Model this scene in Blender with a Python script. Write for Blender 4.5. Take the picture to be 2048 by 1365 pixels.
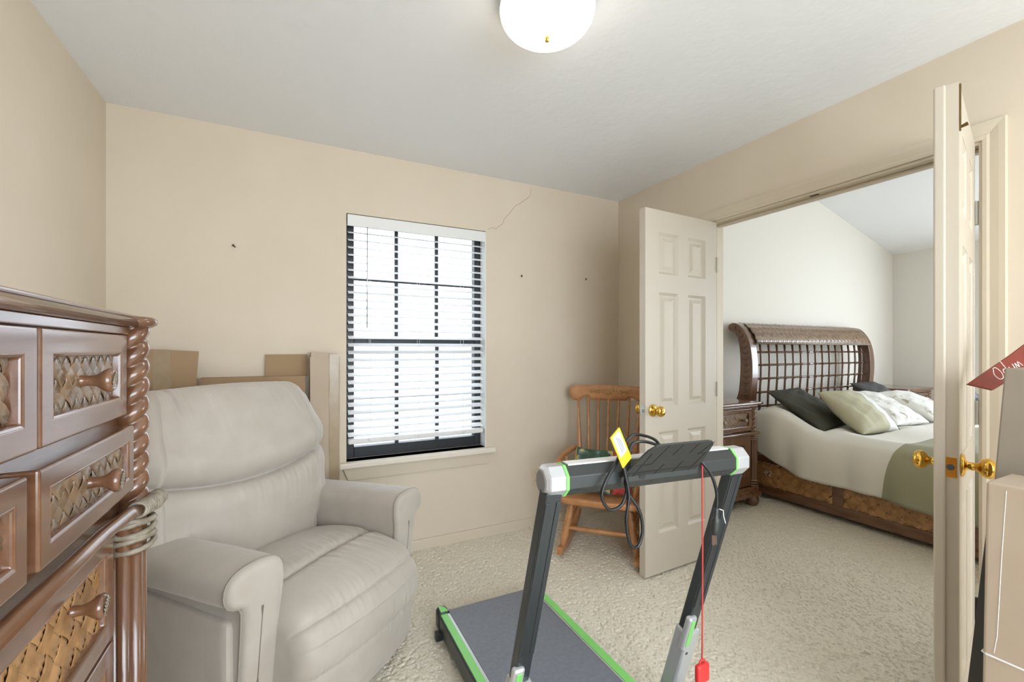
import bpy, math, random
import numpy as np
from mathutils import Vector, Matrix

random.seed(7)
RNG = np.random.default_rng(11)
SC = bpy.context.scene
for o in list(bpy.data.objects):
    bpy.data.objects.remove(o, do_unlink=True)
COL = SC.collection
PI = math.pi

# ------------------------------------------------------------------ camera
cam_d = bpy.data.cameras.new('camera')
cam = bpy.data.objects.new('camera', cam_d)
COL.objects.link(cam)
cam_d.sensor_width = 36.0
cam_d.lens = 36.0 * 880.0 / 2048.0
cam_d.shift_y = 17.5 / 2048.0
cam_d.clip_start = 0.02
cam.location = (0, 0, 1.26)
cam.rotation_euler = (math.radians(90), 0, math.radians(-26.8))
SC.camera = cam

# ------------------------------------------------------------------ world and light
SC.view_settings.view_transform = 'Standard'
SC.view_settings.look = 'None'
SC.view_settings.gamma = 1.0
SC.view_settings.use_curve_mapping = False
SC.view_settings.exposure = 1.07
W = bpy.data.worlds.new('sky')
SC.world = W
W.use_nodes = True
_bg = W.node_tree.nodes['Background']
_bg.inputs[0].default_value = (0.80, 0.90, 1.0, 1)
_bg.inputs[1].default_value = 2.2


def area_light(name, loc, rot, sx, sy, power=None):
    d = bpy.data.lights.new(name, 'AREA')
    d.shape = 'RECTANGLE'
    d.size, d.size_y = sx, sy
    if power is None:
        d.cycles.is_portal = True
    else:
        d.energy = power
        d.color = (0.82, 0.91, 1.0)
    o = bpy.data.objects.new(name, d)
    COL.objects.link(o)
    o.location = loc
    o.rotation_euler = rot
    return o


area_light('daylight_window_back', (0.743, 2.93, 1.33), (math.radians(-90), 0, 0), 0.95, 1.5)
area_light('added_light_rear', (0.9, -1.76, 1.35), (math.radians(90), 0, 0), 2.4, 1.6, 46)  # added area light, stands in for sky behind a made-up window
area_light('added_light_bedroom', (6.84, 0.35, 1.4), (0, math.radians(90), 0), 1.7, 2.2, 42)  # area light added to brighten the bedroom, its window is guessed
area_light('added_light_bedroom_rear', (4.6, -1.76, 1.4), (math.radians(90), 0, 0), 1.2, 1.7, 5)  # weak added light at another invented bedroom window


# ------------------------------------------------------------------ helpers
def lin(c):
    r = []
    for v in c:
        v = v / 255.0
        r.append(v / 12.92 if v <= 0.04045 else ((v + 0.055) / 1.055) ** 2.4)
    return tuple(r) + (1.0,)


def mat(name, col, rough=0.5, metal=0.0, col2=None, scale=8.0, stretch=(1, 1, 1), bump=0.0,
        bscale=60.0, bdist=0.002, coat=0.0, emit=None, estr=0.0, lo=0.35, hi=0.65, trans=0.0, detail=4.0, sheen=0.0, spec=None):
    m = bpy.data.materials.new(name)
    m.use_nodes = True
    nt = m.node_tree
    b = nt.nodes['Principled BSDF']
    b.inputs['Base Color'].default_value = lin(col)
    b.inputs['Roughness'].default_value = rough
    b.inputs['Metallic'].default_value = metal
    if spec is not None:
        b.inputs['Specular IOR Level'].default_value = spec
    if coat:
        b.inputs['Coat Weight'].default_value = coat
        b.inputs['Coat Roughness'].default_value = 0.12
    if sheen:
        b.inputs['Sheen Weight'].default_value = sheen
    if trans:
        b.inputs['Transmission Weight'].default_value = trans
    if emit:
        b.inputs['Emission Color'].default_value = lin(emit)
        b.inputs['Emission Strength'].default_value = estr
    tc = nt.nodes.new('ShaderNodeTexCoord')
    mp = nt.nodes.new('ShaderNodeMapping')
    mp.inputs['Scale'].default_value = stretch
    nt.links.new(tc.outputs['Object'], mp.inputs['Vector'])
    if col2 is not None:
        n = nt.nodes.new('ShaderNodeTexNoise')
        n.inputs['Scale'].default_value = scale
        n.inputs['Detail'].default_value = detail
        nt.links.new(mp.outputs[0], n.inputs['Vector'])
        r = nt.nodes.new('ShaderNodeValToRGB')
        r.color_ramp.elements[0].position = lo
        r.color_ramp.elements[1].position = hi
        r.color_ramp.elements[0].color = lin(col)
        r.color_ramp.elements[1].color = lin(col2)
        nt.links.new(n.outputs['Fac'], r.inputs['Fac'])
        nt.links.new(r.outputs['Color'], b.inputs['Base Color'])
    if bump:
        n2 = nt.nodes.new('ShaderNodeTexNoise')
        n2.inputs['Scale'].default_value = bscale
        n2.inputs['Detail'].default_value = 3.0
        nt.links.new(mp.outputs[0], n2.inputs['Vector'])
        bp = nt.nodes.new('ShaderNodeBump')
        bp.inputs['Strength'].default_value = bump
        bp.inputs['Distance'].default_value = bdist
        nt.links.new(n2.outputs['Fac'], bp.inputs['Height'])
        nt.links.new(bp.outputs[0], b.inputs['Normal'])
    return m


class MB:
    """collects geometry for one mesh object"""

    def __init__(s):
        s.v = []
        s.f = []

    def add(s, vs, fs):
        o = len(s.v)
        s.v.extend([tuple(map(float, v)) for v in vs])
        s.f.extend([tuple(i + o for i in f) for f in fs])
        return s

    def box(s, x0, x1, y0, y1, z0, z1):
        vs = [(x, y, z) for z in (z0, z1) for y in (y0, y1) for x in (x0, x1)]
        return s.add(vs, [(0, 2, 3, 1), (4, 5, 7, 6), (0, 1, 5, 4), (2, 6, 7, 3), (0, 4, 6, 2), (1, 3, 7, 5)])

    def obox(s, c, hx, hy, hz):
        c, hx, hy, hz = map(np.array, (c, hx, hy, hz))
        vs = [c + a * hx + b * hy + d * hz for d in (-1, 1) for b in (-1, 1) for a in (-1, 1)]
        return s.add(vs, [(0, 2, 3, 1), (4, 5, 7, 6), (0, 1, 5, 4), (2, 6, 7, 3), (0, 4, 6, 2), (1, 3, 7, 5)])

    def quadprism(s, base, top):
        """base and top: loops of equal length"""
        n = len(base)
        fs = [tuple(range(n))[::-1], tuple(range(n, 2 * n))]
        fs += [(i, (i + 1) % n, n + (i + 1) % n, n + i) for i in range(n)]
        return s.add(list(base) + list(top), fs)

    def prism(s, poly, fn, t0, t1):
        """2-D polygon, fn(a, b, t) -> 3-D"""
        return s.quadprism([fn(a, b, t0) for a, b in poly], [fn(a, b, t1) for a, b in poly])

    def cyl(s, p0, p1, r0, r1=None, n=14):
        return s.tube([p0, p1], [r0, r0 if r1 is None else r1], n)

    def tube(s, pts, r, n=8, closed=False, flat=None):
        pts = [np.array(p, float) for p in pts]
        m = len(pts)
        rs = r if isinstance(r, (list, tuple, np.ndarray)) else [r] * m
        tan = []
        for i in range(m):
            if closed:
                t = pts[(i + 1) % m] - pts[i - 1]
            else:
                t = pts[min(i + 1, m - 1)] - pts[max(i - 1, 0)]
            tan.append(t / (np.linalg.norm(t) + 1e-12))
        a = np.array([0, 0, 1.0]) if abs(tan[0][2]) < 0.9 else np.array([1.0, 0, 0])
        u = np.cross(tan[0], a)
        u /= np.linalg.norm(u)
        vs = []
        for i in range(m):
            u = u - tan[i] * (u @ tan[i])
            u /= np.linalg.norm(u) + 1e-12
            w = np.cross(tan[i], u)
            for k in range(n):
                an = 2 * PI * k / n
                vs.append(pts[i] + rs[i] * (math.cos(an) * u + math.sin(an) * w))
        fs = []
        for i in range(m if closed else m - 1):
            j = (i + 1) % m
            for k in range(n):
                l = (k + 1) % n
                fs.append((i * n + k, i * n + l, j * n + l, j * n + k))
        if not closed:
            fs.append(tuple(range(n))[::-1])
            fs.append(tuple((m - 1) * n + k for k in range(n)))
        return s.add(vs, fs)

    def lathe(s, prof, org, axis=(0, 0, 1), n=20):
        """prof: (radius, height along axis)"""
        ax = np.array(axis, float)
        ax /= np.linalg.norm(ax)
        a = np.array([0, 0, 1.0]) if abs(ax[2]) < 0.9 else np.array([1.0, 0, 0])
        u = np.cross(ax, a)
        u /= np.linalg.norm(u)
        w = np.cross(ax, u)
        org = np.array(org, float)
        vs = []
        for r, h in prof:
            for k in range(n):
                an = 2 * PI * k / n
                vs.append(org + ax * h + r * (math.cos(an) * u + math.sin(an) * w))
        m = len(prof)
        fs = []
        for i in range(m - 1):
            for k in range(n):
                l = (k + 1) % n
                fs.append((i * n + k, i * n + l, (i + 1) * n + l, (i + 1) * n + k))
        fs.append(tuple(range(n))[::-1])
        fs.append(tuple((m - 1) * n + k for k in range(n)))
        return s.add(vs, fs)

    def grid(s, P, closed_u=False):
        """P: array (m, n, 3)"""
        m, n = P.shape[:2]
        vs = P.reshape(-1, 3)
        fs = []
        for i in range(m if closed_u else m - 1):
            i2 = (i + 1) % m
            for j in range(n - 1):
                fs.append((i * n + j, i * n + j + 1, i2 * n + j + 1, i2 * n + j))
        return s.add(vs, fs)

    def build(s, name, material, parent=None, smooth=False, bevel=0.0, seg=2, world=False, auto=None):
        me = bpy.data.meshes.new(name)
        vs = s.v
        if world and parent is not None:
            r = parent
            off = Vector((0, 0, 0))
            while r is not None:
                off += Vector(r.location)
                r = r.parent
            vs = [(x - off[0], y - off[1], z - off[2]) for x, y, z in vs]
        me.from_pydata(vs, [], s.f)
        me.materials.append(material)
        o = bpy.data.objects.new(name, me)
        COL.objects.link(o)
        if parent is not None:
            o.parent = parent
        fix_normals(me)
        if smooth:
            me.polygons.foreach_set('use_smooth', [True] * len(me.polygons))
        if auto is not None:
            me.polygons.foreach_set('use_smooth', [True] * len(me.polygons))
            try:
                me.set_sharp_from_angle(angle=math.radians(auto))
            except Exception:
                pass
        if bevel:
            md = o.modifiers.new('bevel', 'BEVEL')
            md.width = bevel
            md.segments = seg
            md.limit_method = 'ANGLE'
            md.angle_limit = math.radians(40)
        me.update()
        return o


import bmesh


def fix_normals(me):
    bm = bmesh.new()
    bm.from_mesh(me)
    bmesh.ops.recalc_face_normals(bm, faces=bm.faces)
    bm.to_mesh(me)
    bm.free()


def tag(o, label=None, cat=None, group=None, kind=None):
    if label:
        o['label'] = label
    if cat:
        o['category'] = cat
    if group:
        o['group'] = group
    if kind:
        o['kind'] = kind
    return o


def thing(name, label, cat, loc=(0, 0, 0), rz=0.0, group=None, kind=None):
    o = bpy.data.objects.new(name, None)
    COL.objects.link(o)
    o.empty_display_size = 0.05
    o.location = loc
    o.rotation_euler = (0, 0, rz)
    return tag(o, label, cat, group, kind)


def clone(o, parent=None):
    c = o.copy()
    COL.objects.link(c)
    c.parent = parent
    for ch in list(o.children):
        clone(ch, c)
    return c


def spline(pts, per=8, closed=False):
    P = [np.array(p, float) for p in pts]
    n = len(P)
    out = []
    rng = range(n) if closed else range(n - 1)
    for i in rng:
        if closed:
            p0, p1, p2, p3 = P[i - 1], P[i], P[(i + 1) % n], P[(i + 2) % n]
        else:
            p0, p1, p2, p3 = P[max(i - 1, 0)], P[i], P[i + 1], P[min(i + 2, n - 1)]
        for k in range(per):
            t = k / per
            out.append(0.5 * ((2 * p1) + (p2 - p0) * t + (2 * p0 - 5 * p1 + 4 * p2 - p3) * t * t
                              + (-p0 + 3 * p1 - 3 * p2 + p3) * t ** 3))
    if not closed:
        out.append(P[-1])
    return out


def resample(pts, n, closed=True):
    P = np.array(pts)
    Q = np.vstack([P, P[:1]]) if closed else P
    d = np.r_[0, np.cumsum(np.linalg.norm(np.diff(Q, axis=0), axis=1))]
    t = np.linspace(0, d[-1], n + 1)[:-1] if closed else np.linspace(0, d[-1], n)
    return np.stack([np.interp(t, d, Q[:, k]) for k in range(Q.shape[1])], 1)


def puff(ring, hw, fn, r=0.06, N=90, nx=48, disp=None, wid=None, flatcap=True):
    """closed ring (a, b) swept along t in [-hw, hw] with rounded ends; fn(a, b, t) -> xyz"""
    R = resample(spline(ring, 8, True), N)
    T = np.roll(R, -1, 0) - np.roll(R, 1, 0)
    T /= np.linalg.norm(T, axis=1)[:, None]
    area = 0.5 * np.sum(R[:, 0] * np.roll(R[:, 1], -1) - np.roll(R[:, 0], -1) * R[:, 1])
    Nn = np.stack([T[:, 1], -T[:, 0]], 1) * (1 if area > 0 else -1)
    g = np.linspace(-1, 1, nx)
    e0 = (hw - r) / hw
    # denser near the ends
    ends = 1 - np.array([0, .02, .07, .15, .27, .42, .62, .85, 1.0]) * (r / hw)
    xs = np.unique(np.r_[np.linspace(-e0, e0, nx), ends, -ends])
    verts = []
    for xn in xs:
        e = max(0.0, (abs(xn) - e0) / (1 - e0))
        off = r * (1 - math.sqrt(max(0.0, 1 - e * e)))
        P = R - Nn * off
        if disp is not None:
            P = P + Nn * disp(R, xn)[:, None]
        w = wid(R) if wid is not None else np.ones(len(R))
        verts += [fn(P[i, 0], P[i, 1], hw * xn * w[i]) for i in range(N)]
    m = len(xs)
    fs = []
    for i in range(m - 1):
        for k in range(N):
            l = (k + 1) % N
            fs.append((i * N + k, i * N + l, (i + 1) * N + l, (i + 1) * N + k))
    fs.append(tuple(range(N))[::-1])
    fs.append(tuple((m - 1) * N + k for k in range(N)))
    return MB().add(verts, fs)


def rbox_pts(w, d, h, r, n=10):
    """rounded box as MB, centred at the origin"""
    vs, fs, idx = [], [], {}
    hs = np.array([w, d, h]) / 2
    lin_ = np.linspace(-1, 1, n + 1)

    def vid(p):
        k = tuple(np.round(p, 5))
        if k not in idx:
            idx[k] = len(vs)
            q = np.array(p) * hs
            inn = np.clip(q, -(hs - r), hs - r)
            dv = q - inn
            L = np.linalg.norm(dv)
            vs.append(inn + dv / L * r if L > 1e-9 else q)
        return idx[k]
    # concentrate samples near edges
    lin_ = np.sign(lin_) * (1 - (1 - np.abs(lin_)) ** 1.6)
    for ax in range(3):
        for sg in (-1, 1):
            for i in range(n):
                for j in range(n):
                    c = []
                    for a, b in ((i, j), (i + 1, j), (i + 1, j + 1), (i, j + 1)):
                        p = [0, 0, 0]
                        p[ax] = sg
                        p[(ax + 1) % 3] = lin_[a]
                        p[(ax + 2) % 3] = lin_[b]
                        c.append(vid(p))
                    fs.append(tuple(c if sg > 0 else c[::-1]))
    return vs, fs


def rbox(w, d, h, r, n=10, fn=None):
    vs, fs = rbox_pts(w, d, h, r, n)
    if fn:
        vs = [fn(np.array(v)) for v in vs]
    return MB().add(vs, fs)


def weave(w, h, s, fn, seg=5, ridges=3, lift=0.004, jit=0.15, wd=0.44):
    """plain weave turned by 45 degrees: one small arched patch of strands per float.
    (u, v) in [0, w] x [0, h]; fn(u, v, d) -> xyz with d proud of the panel"""
    mb = MB()
    st = s * math.sqrt(2) / 2
    nu, nv = int(w / st) + 2, int(h / st) + 2
    cr = ridges * 2 + 1
    L, Wd = s * 0.98, s * wd
    for i in range(nu):
        for j in range(nv):
            if (i + j) % 2:
                continue
            dirn = 1 if ((i + j) // 2 + (i - j) // 2) % 2 == 0 else -1
            cu, cv = i * st, j * st
            if cu > w or cv > h:
                continue
            a = dirn * PI / 4 + random.uniform(-.05, .05)
            ca, sa = math.cos(a), math.sin(a)
            lf = lift * random.uniform(1 - jit, 1 + jit)
            P = np.zeros((seg, cr, 3))
            for p in range(seg):
                t = -1 + 2 * p / (seg - 1)
                arch = lf * (1 - t * t) - lf * 0.15
                for q in range(cr):
                    x = -1 + 2 * q / (cr - 1)
                    rd = lf * 0.28 * abs(math.sin((x + 1) / 2 * PI * ridges)) if ridges > 1 else lf * .4 * (1 - x * x)
                    du, dv = t * L * ca - x * Wd * sa, t * L * sa + x * Wd * ca
                    u = min(max(cu + du, 0), w)
                    v = min(max(cv + dv, 0), h)
                    P[p, q] = fn(u, v, arch + rd)
            mb.grid(P)
    return mb


def frame_boxes(mb, fn, u0, u1, v0, v1, wd, d0, d1, lip=0.0):
    """picture frame: outer rectangle u0..u1 x v0..v1, member width wd, depth d0..d1, bevelled inward"""
    o0 = [(u0, v0), (u1, v0), (u1, v1), (u0, v1)]
    i0 = [(u0 + wd, v0 + wd), (u1 - wd, v0 + wd), (u1 - wd, v1 - wd), (u0 + wd, v1 - wd)]
    i1 = [(u0 + wd + lip, v0 + wd + lip), (u1 - wd - lip, v0 + wd + lip), (u1 - wd - lip, v1 - wd - lip),
          (u0 + wd + lip, v1 - wd - lip)]
    vs = [fn(u, v, d0) for u, v in o0] + [fn(u, v, d1) for u, v in o0] + \
         [fn(u, v, d1) for u, v in i0] + [fn(u, v, d0) for u, v in i1]
    fs = []
    for k in range(4):
        l = (k + 1) % 4
        fs += [(k, l, 4 + l, 4 + k), (4 + k, 4 + l, 8 + l, 8 + k), (8 + k, 8 + l, 12 + l, 12 + k), (12 + k, 12 + l, l, k)]
    mb.add(vs, fs)
    return mb


# ------------------------------------------------------------------ materials
M = {}
M['wall'] = mat('wall_paint', (217, 203, 182), 0.85, bump=0.25, bscale=140, bdist=0.001, col2=(220, 206, 186), scale=3)
M['wall_bed_lit'] = mat('wall_paint_lit', (236, 231, 222), 0.85, bump=0.2, bscale=140, bdist=0.001)  # much the same paint as next door, lightened to carry the brighter light
M['ceil'] = mat('ceiling_texture', (243, 244, 246), 0.9, bump=0.5, bscale=19, bdist=0.0045)
M['trim'] = mat('cream_trim', (214, 201, 180), 0.42)
M['door'] = mat('cream_door_paint', (198, 187, 170), 0.42)
M['white'] = mat('white_paint', (232, 231, 228), 0.45)
M['slat'] = mat('blind_slat', (243, 244, 246), 0.5)
M['bronze'] = mat('dark_bronze_frame', (44, 46, 48), 0.45, metal=0.3)
M['carpet'] = mat('beige_carpet', (220, 209, 186), 0.97, col2=(235, 226, 208), scale=90, bump=0.5, bscale=260, bdist=0.004, sheen=0.2, lo=.3, hi=.62)
M['wood'] = mat('walnut_stain', (98, 64, 43), 0.22, col2=(120, 84, 60), scale=5, stretch=(6, 1, 6), bump=0.03, bscale=60, coat=0.8)
M['wood_z'] = mat('walnut_stain_upright', (94, 61, 40), 0.26, col2=(114, 79, 55), scale=5, stretch=(6, 6, 1), coat=0.7)
M['rattan'] = mat('woven_rattan', (112, 90, 68), 0.30, col2=(148, 120, 92), scale=30, coat=0.4)
M['rattan_dk'] = mat('woven_rattan_dark', (140, 100, 60), 0.4, col2=(184, 138, 88), scale=30, coat=0.2)
M['rattan_back'] = mat('rattan_backing', (44, 28, 17), 0.7)
M['twist'] = mat('grey_brown_wicker_wrap', (120, 108, 92), 0.45, col2=(150, 140, 124), scale=60)
M['leather'] = mat('taupe_microfibre', (172, 162, 149), 0.62, col2=(178, 168, 156), scale=14, bump=0.12, bscale=420, bdist=0.0006, sheen=0.25)
M['piping'] = mat('taupe_seam', (152, 142, 129), 0.6)
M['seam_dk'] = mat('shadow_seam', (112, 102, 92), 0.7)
M['card'] = mat('brown_cardboard', (160, 132, 100), 0.85, col2=(166, 138, 106), scale=3)
M['card_lt'] = mat('pale_cardboard', (182, 163, 142), 0.8, col2=(188, 170, 149), scale=4)
M['card_gy'] = mat('grey_cardboard', (150, 138, 122), 0.85, col2=(156, 144, 128), scale=5)
M['tape'] = mat('packing_tape', (170, 150, 122), 0.25, col2=(162, 141, 112), scale=20)
M['strap'] = mat('white_strap', (232, 232, 230), 0.4)
M['pine'] = mat('honey_pine', (176, 120, 74), 0.36, col2=(194, 140, 92), scale=4, stretch=(5, 1, 5), coat=0.3)
M['brass'] = mat('polished_brass', (222, 178, 84), 0.16, metal=1.0)
M['steel'] = mat('satin_steel', (188, 186, 178), 0.3, metal=1.0)
M['dark_plate_shaded_hinge'] = mat('dark_plate_shaded_hinge', (70, 64, 54), 0.4, metal=0.8)
M['tm_black'] = mat('black_plastic', (52, 55, 54), 0.42, bump=0.05, bscale=500, bdist=0.0004)
M['tm_frame'] = mat('graphite_metal', (64, 68, 70), 0.36, metal=0.35)
M['tm_belt'] = mat('grey_running_belt', (110, 113, 122), 0.42, bump=0.3, bscale=700, bdist=0.0005, col2=(118, 121, 130), scale=60)
M['tm_green'] = mat('lime_green_plastic', (132, 208, 112), 0.35)
M['tm_silver'] = mat('silver_plastic', (200, 201, 202), 0.32, metal=0.45)
M['tm_grey'] = mat('grey_disc', (138, 139, 141), 0.5)
M['tm_white'] = mat('white_plastic', (236, 236, 238), 0.3)
M['cord'] = mat('black_rubber', (26, 26, 27), 0.4)
M['yellow'] = mat('yellow_card', (250, 212, 10), 0.5)
M['paper'] = mat('white_paper', (240, 240, 240), 0.7)
M['ink'] = mat('dark_ink', (70, 74, 84), 0.7)
M['red_cord'] = mat('red_nylon', (205, 62, 58), 0.5)
M['red_plastic'] = mat('red_plastic', (216, 52, 50), 0.4)
M['red_wood'] = mat('red_stained_wood', (112, 36, 14), 0.6, col2=(128, 44, 18), scale=12)
M['pale_stroke'] = mat('pale_pen_and_mark', (238, 232, 226), 0.7)
M['dk_board'] = mat('dark_grey_board', (70, 70, 66), 0.7)
M['duvet'] = mat('white_duvet', (232, 228, 218), 0.8, bump=0.1, bscale=300, bdist=0.0006, sheen=0.1)
M['sheet'] = mat('grey_mattress', (150, 146, 136), 0.85)
M['sage'] = mat('sage_cotton', (196, 192, 166), 0.8, bump=0.1, bscale=300)
M['olive'] = mat('dark_olive_cotton', (56, 54, 42), 0.7, bump=0.08, bscale=300)
M['charcoal'] = mat('charcoal_satin', (74, 74, 76), 0.5)
M['print'] = mat('white_printed_cotton', (236, 234, 228), 0.8, col2=(176, 166, 146), scale=14, lo=.56, hi=.66, detail=6)
M['outlet'] = mat('ivory_plastic', (214, 198, 168), 0.4)
M['nail'] = mat('dark_nail', (74, 62, 40), 0.4, metal=0.6)
M['crack'] = mat('crack_line', (168, 152, 128), 0.9)
M['lamp'] = mat('frosted_glass_lamp', (255, 250, 240), 0.4, emit=(255, 244, 226), estr=3.6)
M['ground'] = mat('pale_ground', (176, 176, 164), 0.95, col2=(186, 186, 176), scale=3)
M['fence'] = mat('pale_fence_board', (206, 206, 212), 0.9, col2=(216, 216, 222), scale=4, stretch=(8, 8, 1))
M['siding'] = mat('pale_siding', (206, 202, 206), 0.8)
M['glass'] = bpy.data.materials.new('window_glass')
M['glass'].use_nodes = True
_n = M['glass'].node_tree
_n.nodes.clear()
_o = _n.nodes.new('ShaderNodeOutputMaterial')
_t = _n.nodes.new('ShaderNodeBsdfTransparent')
_g = _n.nodes.new('ShaderNodeBsdfGlossy')
_g.inputs['Roughness'].default_value = 0.02
_x = _n.nodes.new('ShaderNodeMixShader')
_x.inputs[0].default_value = 0.05
_n.links.new(_t.outputs[0], _x.inputs[1])
_n.links.new(_g.outputs[0], _x.inputs[2])
_n.links.new(_x.outputs[0], _o.inputs[0])


def floral(name, base, cols, scale):
    m = bpy.data.materials.new(name)
    m.use_nodes = True
    nt = m.node_tree
    b = nt.nodes['Principled BSDF']
    b.inputs['Roughness'].default_value = 0.85
    tc = nt.nodes.new('ShaderNodeTexCoord')
    n = nt.nodes.new('ShaderNodeTexNoise')
    n.inputs['Scale'].default_value = scale
    n.inputs['Detail'].default_value = 5
    nt.links.new(tc.outputs['Object'], n.inputs['Vector'])
    r = nt.nodes.new('ShaderNodeValToRGB')
    r.color_ramp.interpolation = 'CONSTANT'
    els = r.color_ramp.elements
    els[0].position, els[0].color = 0.0, lin(base)
    els[1].position, els[1].color = 0.42, lin(cols[0])
    for k, c in enumerate(cols[1:]):
        e = els.new(0.50 + 0.06 * k)
        e.color = lin(c)
    nt.links.new(n.outputs['Fac'], r.inputs['Fac'])
    nt.links.new(r.outputs['Color'], b.inputs['Base Color'])
    return m


M['floral'] = floral('green_floral_tapestry', (54, 74, 58), [(66, 92, 72), (108, 128, 130), (196, 176, 96), (214, 178, 84), (150, 96, 60)], 16)
M['red_cloth'] = mat('red_cushion_cloth', (178, 62, 60), 0.85, col2=(196, 86, 84), scale=40)
M['crest_print'] = mat('gold_stencil', (150, 116, 62), 0.4)

# ------------------------------------------------------------------ the setting
XL, XR, YB, YF, ZC = -0.782, 2.335, 2.745, -1.6, 2.44
XB0, XB1 = 2.455, 6.68          # bedroom
OY0, OY1, OZ = 0.68, 1.90, 2.05  # door opening


def struct(name, mb, m, label, cat, **k):
    o = mb.build(name, m, **k)
    return tag(o, label, cat, kind='structure')


# floor slab and carpet pile
fl = struct('floor', MB().box(XL - .2, XB1 + .2, YF - .2, YB + .16, -0.12, -0.006), M['carpet'],
            'beige shag carpet running through both rooms', 'floor')
sx, x0, x1, y0, y1 = 0.005, 0.15, 3.75, 0.55, YB
nx_, ny_ = int((x1 - x0) / sx), int((y1 - y0) / sx)
Hn = RNG.random((nx_, ny_))
Hn = (Hn + np.roll(Hn, 1, 0) + np.roll(Hn, 1, 1) + np.roll(np.roll(Hn, 1, 0), 1, 1)) / 4
Hc = RNG.random((nx_ // 4 + 2, ny_ // 4 + 2))
Hc = np.kron(Hc, np.ones((4, 4)))[:nx_, :ny_]
for _ in range(2):
    Hc = (Hc + np.roll(Hc, 1, 0) + np.roll(Hc, -1, 0) + np.roll(Hc, 1, 1) + np.roll(Hc, -1, 1)) / 5
Hs = (Hn + np.roll(Hn, 1, 0) + np.roll(Hn, -1, 0) + np.roll(Hn, 1, 1) + np.roll(Hn, -1, 1)) / 5
Hs = (Hs - Hs.mean()) / Hs.std()
Hm = (Hn - Hn.mean()) / Hn.std()
pit = np.clip((.75 * Hm + .35 * Hs + .25 * (Hc - .5) / Hc.std() - .75) / 1.2, 0, 1)
Zp = -0.0025 * np.clip(.5 + .35 * RNG.standard_normal(Hs.shape), 0, 1) - 0.012 * pit
gx = x0 + sx * np.arange(nx_)
gy = y0 + (y1 - y0) * np.arange(ny_) / (ny_ - 1)
Vp = np.stack([np.repeat(gx, ny_), np.tile(gy, nx_), Zp.ravel()], 1)
ii = (np.arange(nx_ - 1)[:, None] * ny_ + np.arange(ny_ - 1)[None, :]).ravel()
Fp = np.stack([ii, ii + ny_, ii + ny_ + 1, ii + 1], 1)
me = bpy.data.meshes.new('carpet_pile')
me.vertices.add(len(Vp))
me.vertices.foreach_set('co', Vp.ravel())
me.loops.add(Fp.size)
me.loops.foreach_set('vertex_index', Fp.ravel())
me.polygons.add(len(Fp))
me.polygons.foreach_set('loop_start', np.arange(0, Fp.size, 4))
me.update(calc_edges=True)
me.validate()
me.materials.append(M['carpet'])
me.polygons.foreach_set('use_smooth', [True] * len(me.polygons))
pile = bpy.data.objects.new('carpet_pile', me)
COL.objects.link(pile)
pile.parent = fl
pile['kind'] = 'stuff'

struct('ceiling', MB().box(XL - .1, XR + .06, YF - .1, YB + .08, ZC, ZC + .1), M['ceil'], 'white knockdown textured ceiling over the treadmill room', 'ceiling')
mb = MB()
zs0 = 2.44 + 0.262 * (XB1 - XR)
mb.quadprism([(XR + .06, YF - .1, zs0 - .016), (XB1 + .1, YF - .1, 2.414), (XB1 + .1, YB + .1, 2.414), (XR + .06, YB + .1, zs0 - .016)],
             [(XR + .06, YF - .1, zs0 + .1), (XB1 + .1, YF - .1, 2.53), (XB1 + .1, YB + .1, 2.53), (XR + .06, YB + .1, zs0 + .1)])
struct('ceiling_bedroom', mb, M['ceil'], 'sloping white ceiling of the bedroom', 'ceiling')

WX0, WX1, WZ0, WZ1 = 0.297, 1.189, 0.60, 2.065
mb = MB()
mb.box(XL - .1, WX0, YB, YB + .16, -.006, ZC)
mb.box(WX1, XR + .06, YB, YB + .16, -.006, ZC)
mb.box(WX0, WX1, YB, YB + .16, -.006, WZ0)
mb.box(WX0, WX1, YB, YB + .16, WZ1, ZC)
wb = struct('wall_back', mb, M['wall'], 'beige painted wall with the window and a hairline crack', 'wall')
cr = [(1.539, 2.414), (1.528, 2.36), (1.49, 2.324), (1.445, 2.29), (1.414, 2.271), (1.37, 2.215), (1.328, 2.168), (1.313, 2.131), (1.285, 2.11), (1.262, 2.09), (1.24, 2.095), (1.2, 2.08)]
MB().tube([(x, YB - .0002, z) for x, z in spline([(a, b) for a, b in cr], 4)], 0.0014, 5).build('crack', M['crack'], wb)
struct('wall_left', MB().box(XL - .1, XL, YF - .1, YB, -.006, ZC), M['wall'], 'beige painted wall behind the chest of drawers', 'wall')
mb = MB()
mb.box(XR, XB0, OY1, YB, -.006, 3.6)
mb.box(XR, XB0, YF - .1, OY0, -.006, 3.6)
mb.box(XR, XB0, OY0, OY1, OZ, 3.6)
struct('wall_right', mb, M['wall'], 'beige painted wall with the double door opening', 'wall')
mb = MB()
mb.box(XL - .1, -0.3, YF - .1, YF, -.006, ZC)
mb.box(2.1, XR, YF - .1, YF, -.006, ZC)
mb.box(-0.3, 2.1, YF - .1, YF, -.006, 0.55)
mb.box(-0.3, 2.1, YF - .1, YF, 2.15, ZC)
struct('wall_front', mb, M['wall'], 'beige wall with an added wide window facing the recliner', 'wall')
struct('wall_bedroom_back', MB().box(XB0, XB1 + .1, YB, YB + .16, -.006, 3.6), M['wall_bed_lit'], 'bedroom wall behind the headboard with brighter light put into its paint', 'wall')
mb = MB()
mb.box(XB1, XB1 + .1, 1.45, YB, -.006, 2.5)
mb.box(XB1, XB1 + .1, YF - .1, -.75, -.006, 2.5)
mb.box(XB1, XB1 + .1, -.75, 1.45, -.006, .55)
mb.box(XB1, XB1 + .1, -.75, 1.45, 2.25, 2.5)
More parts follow.
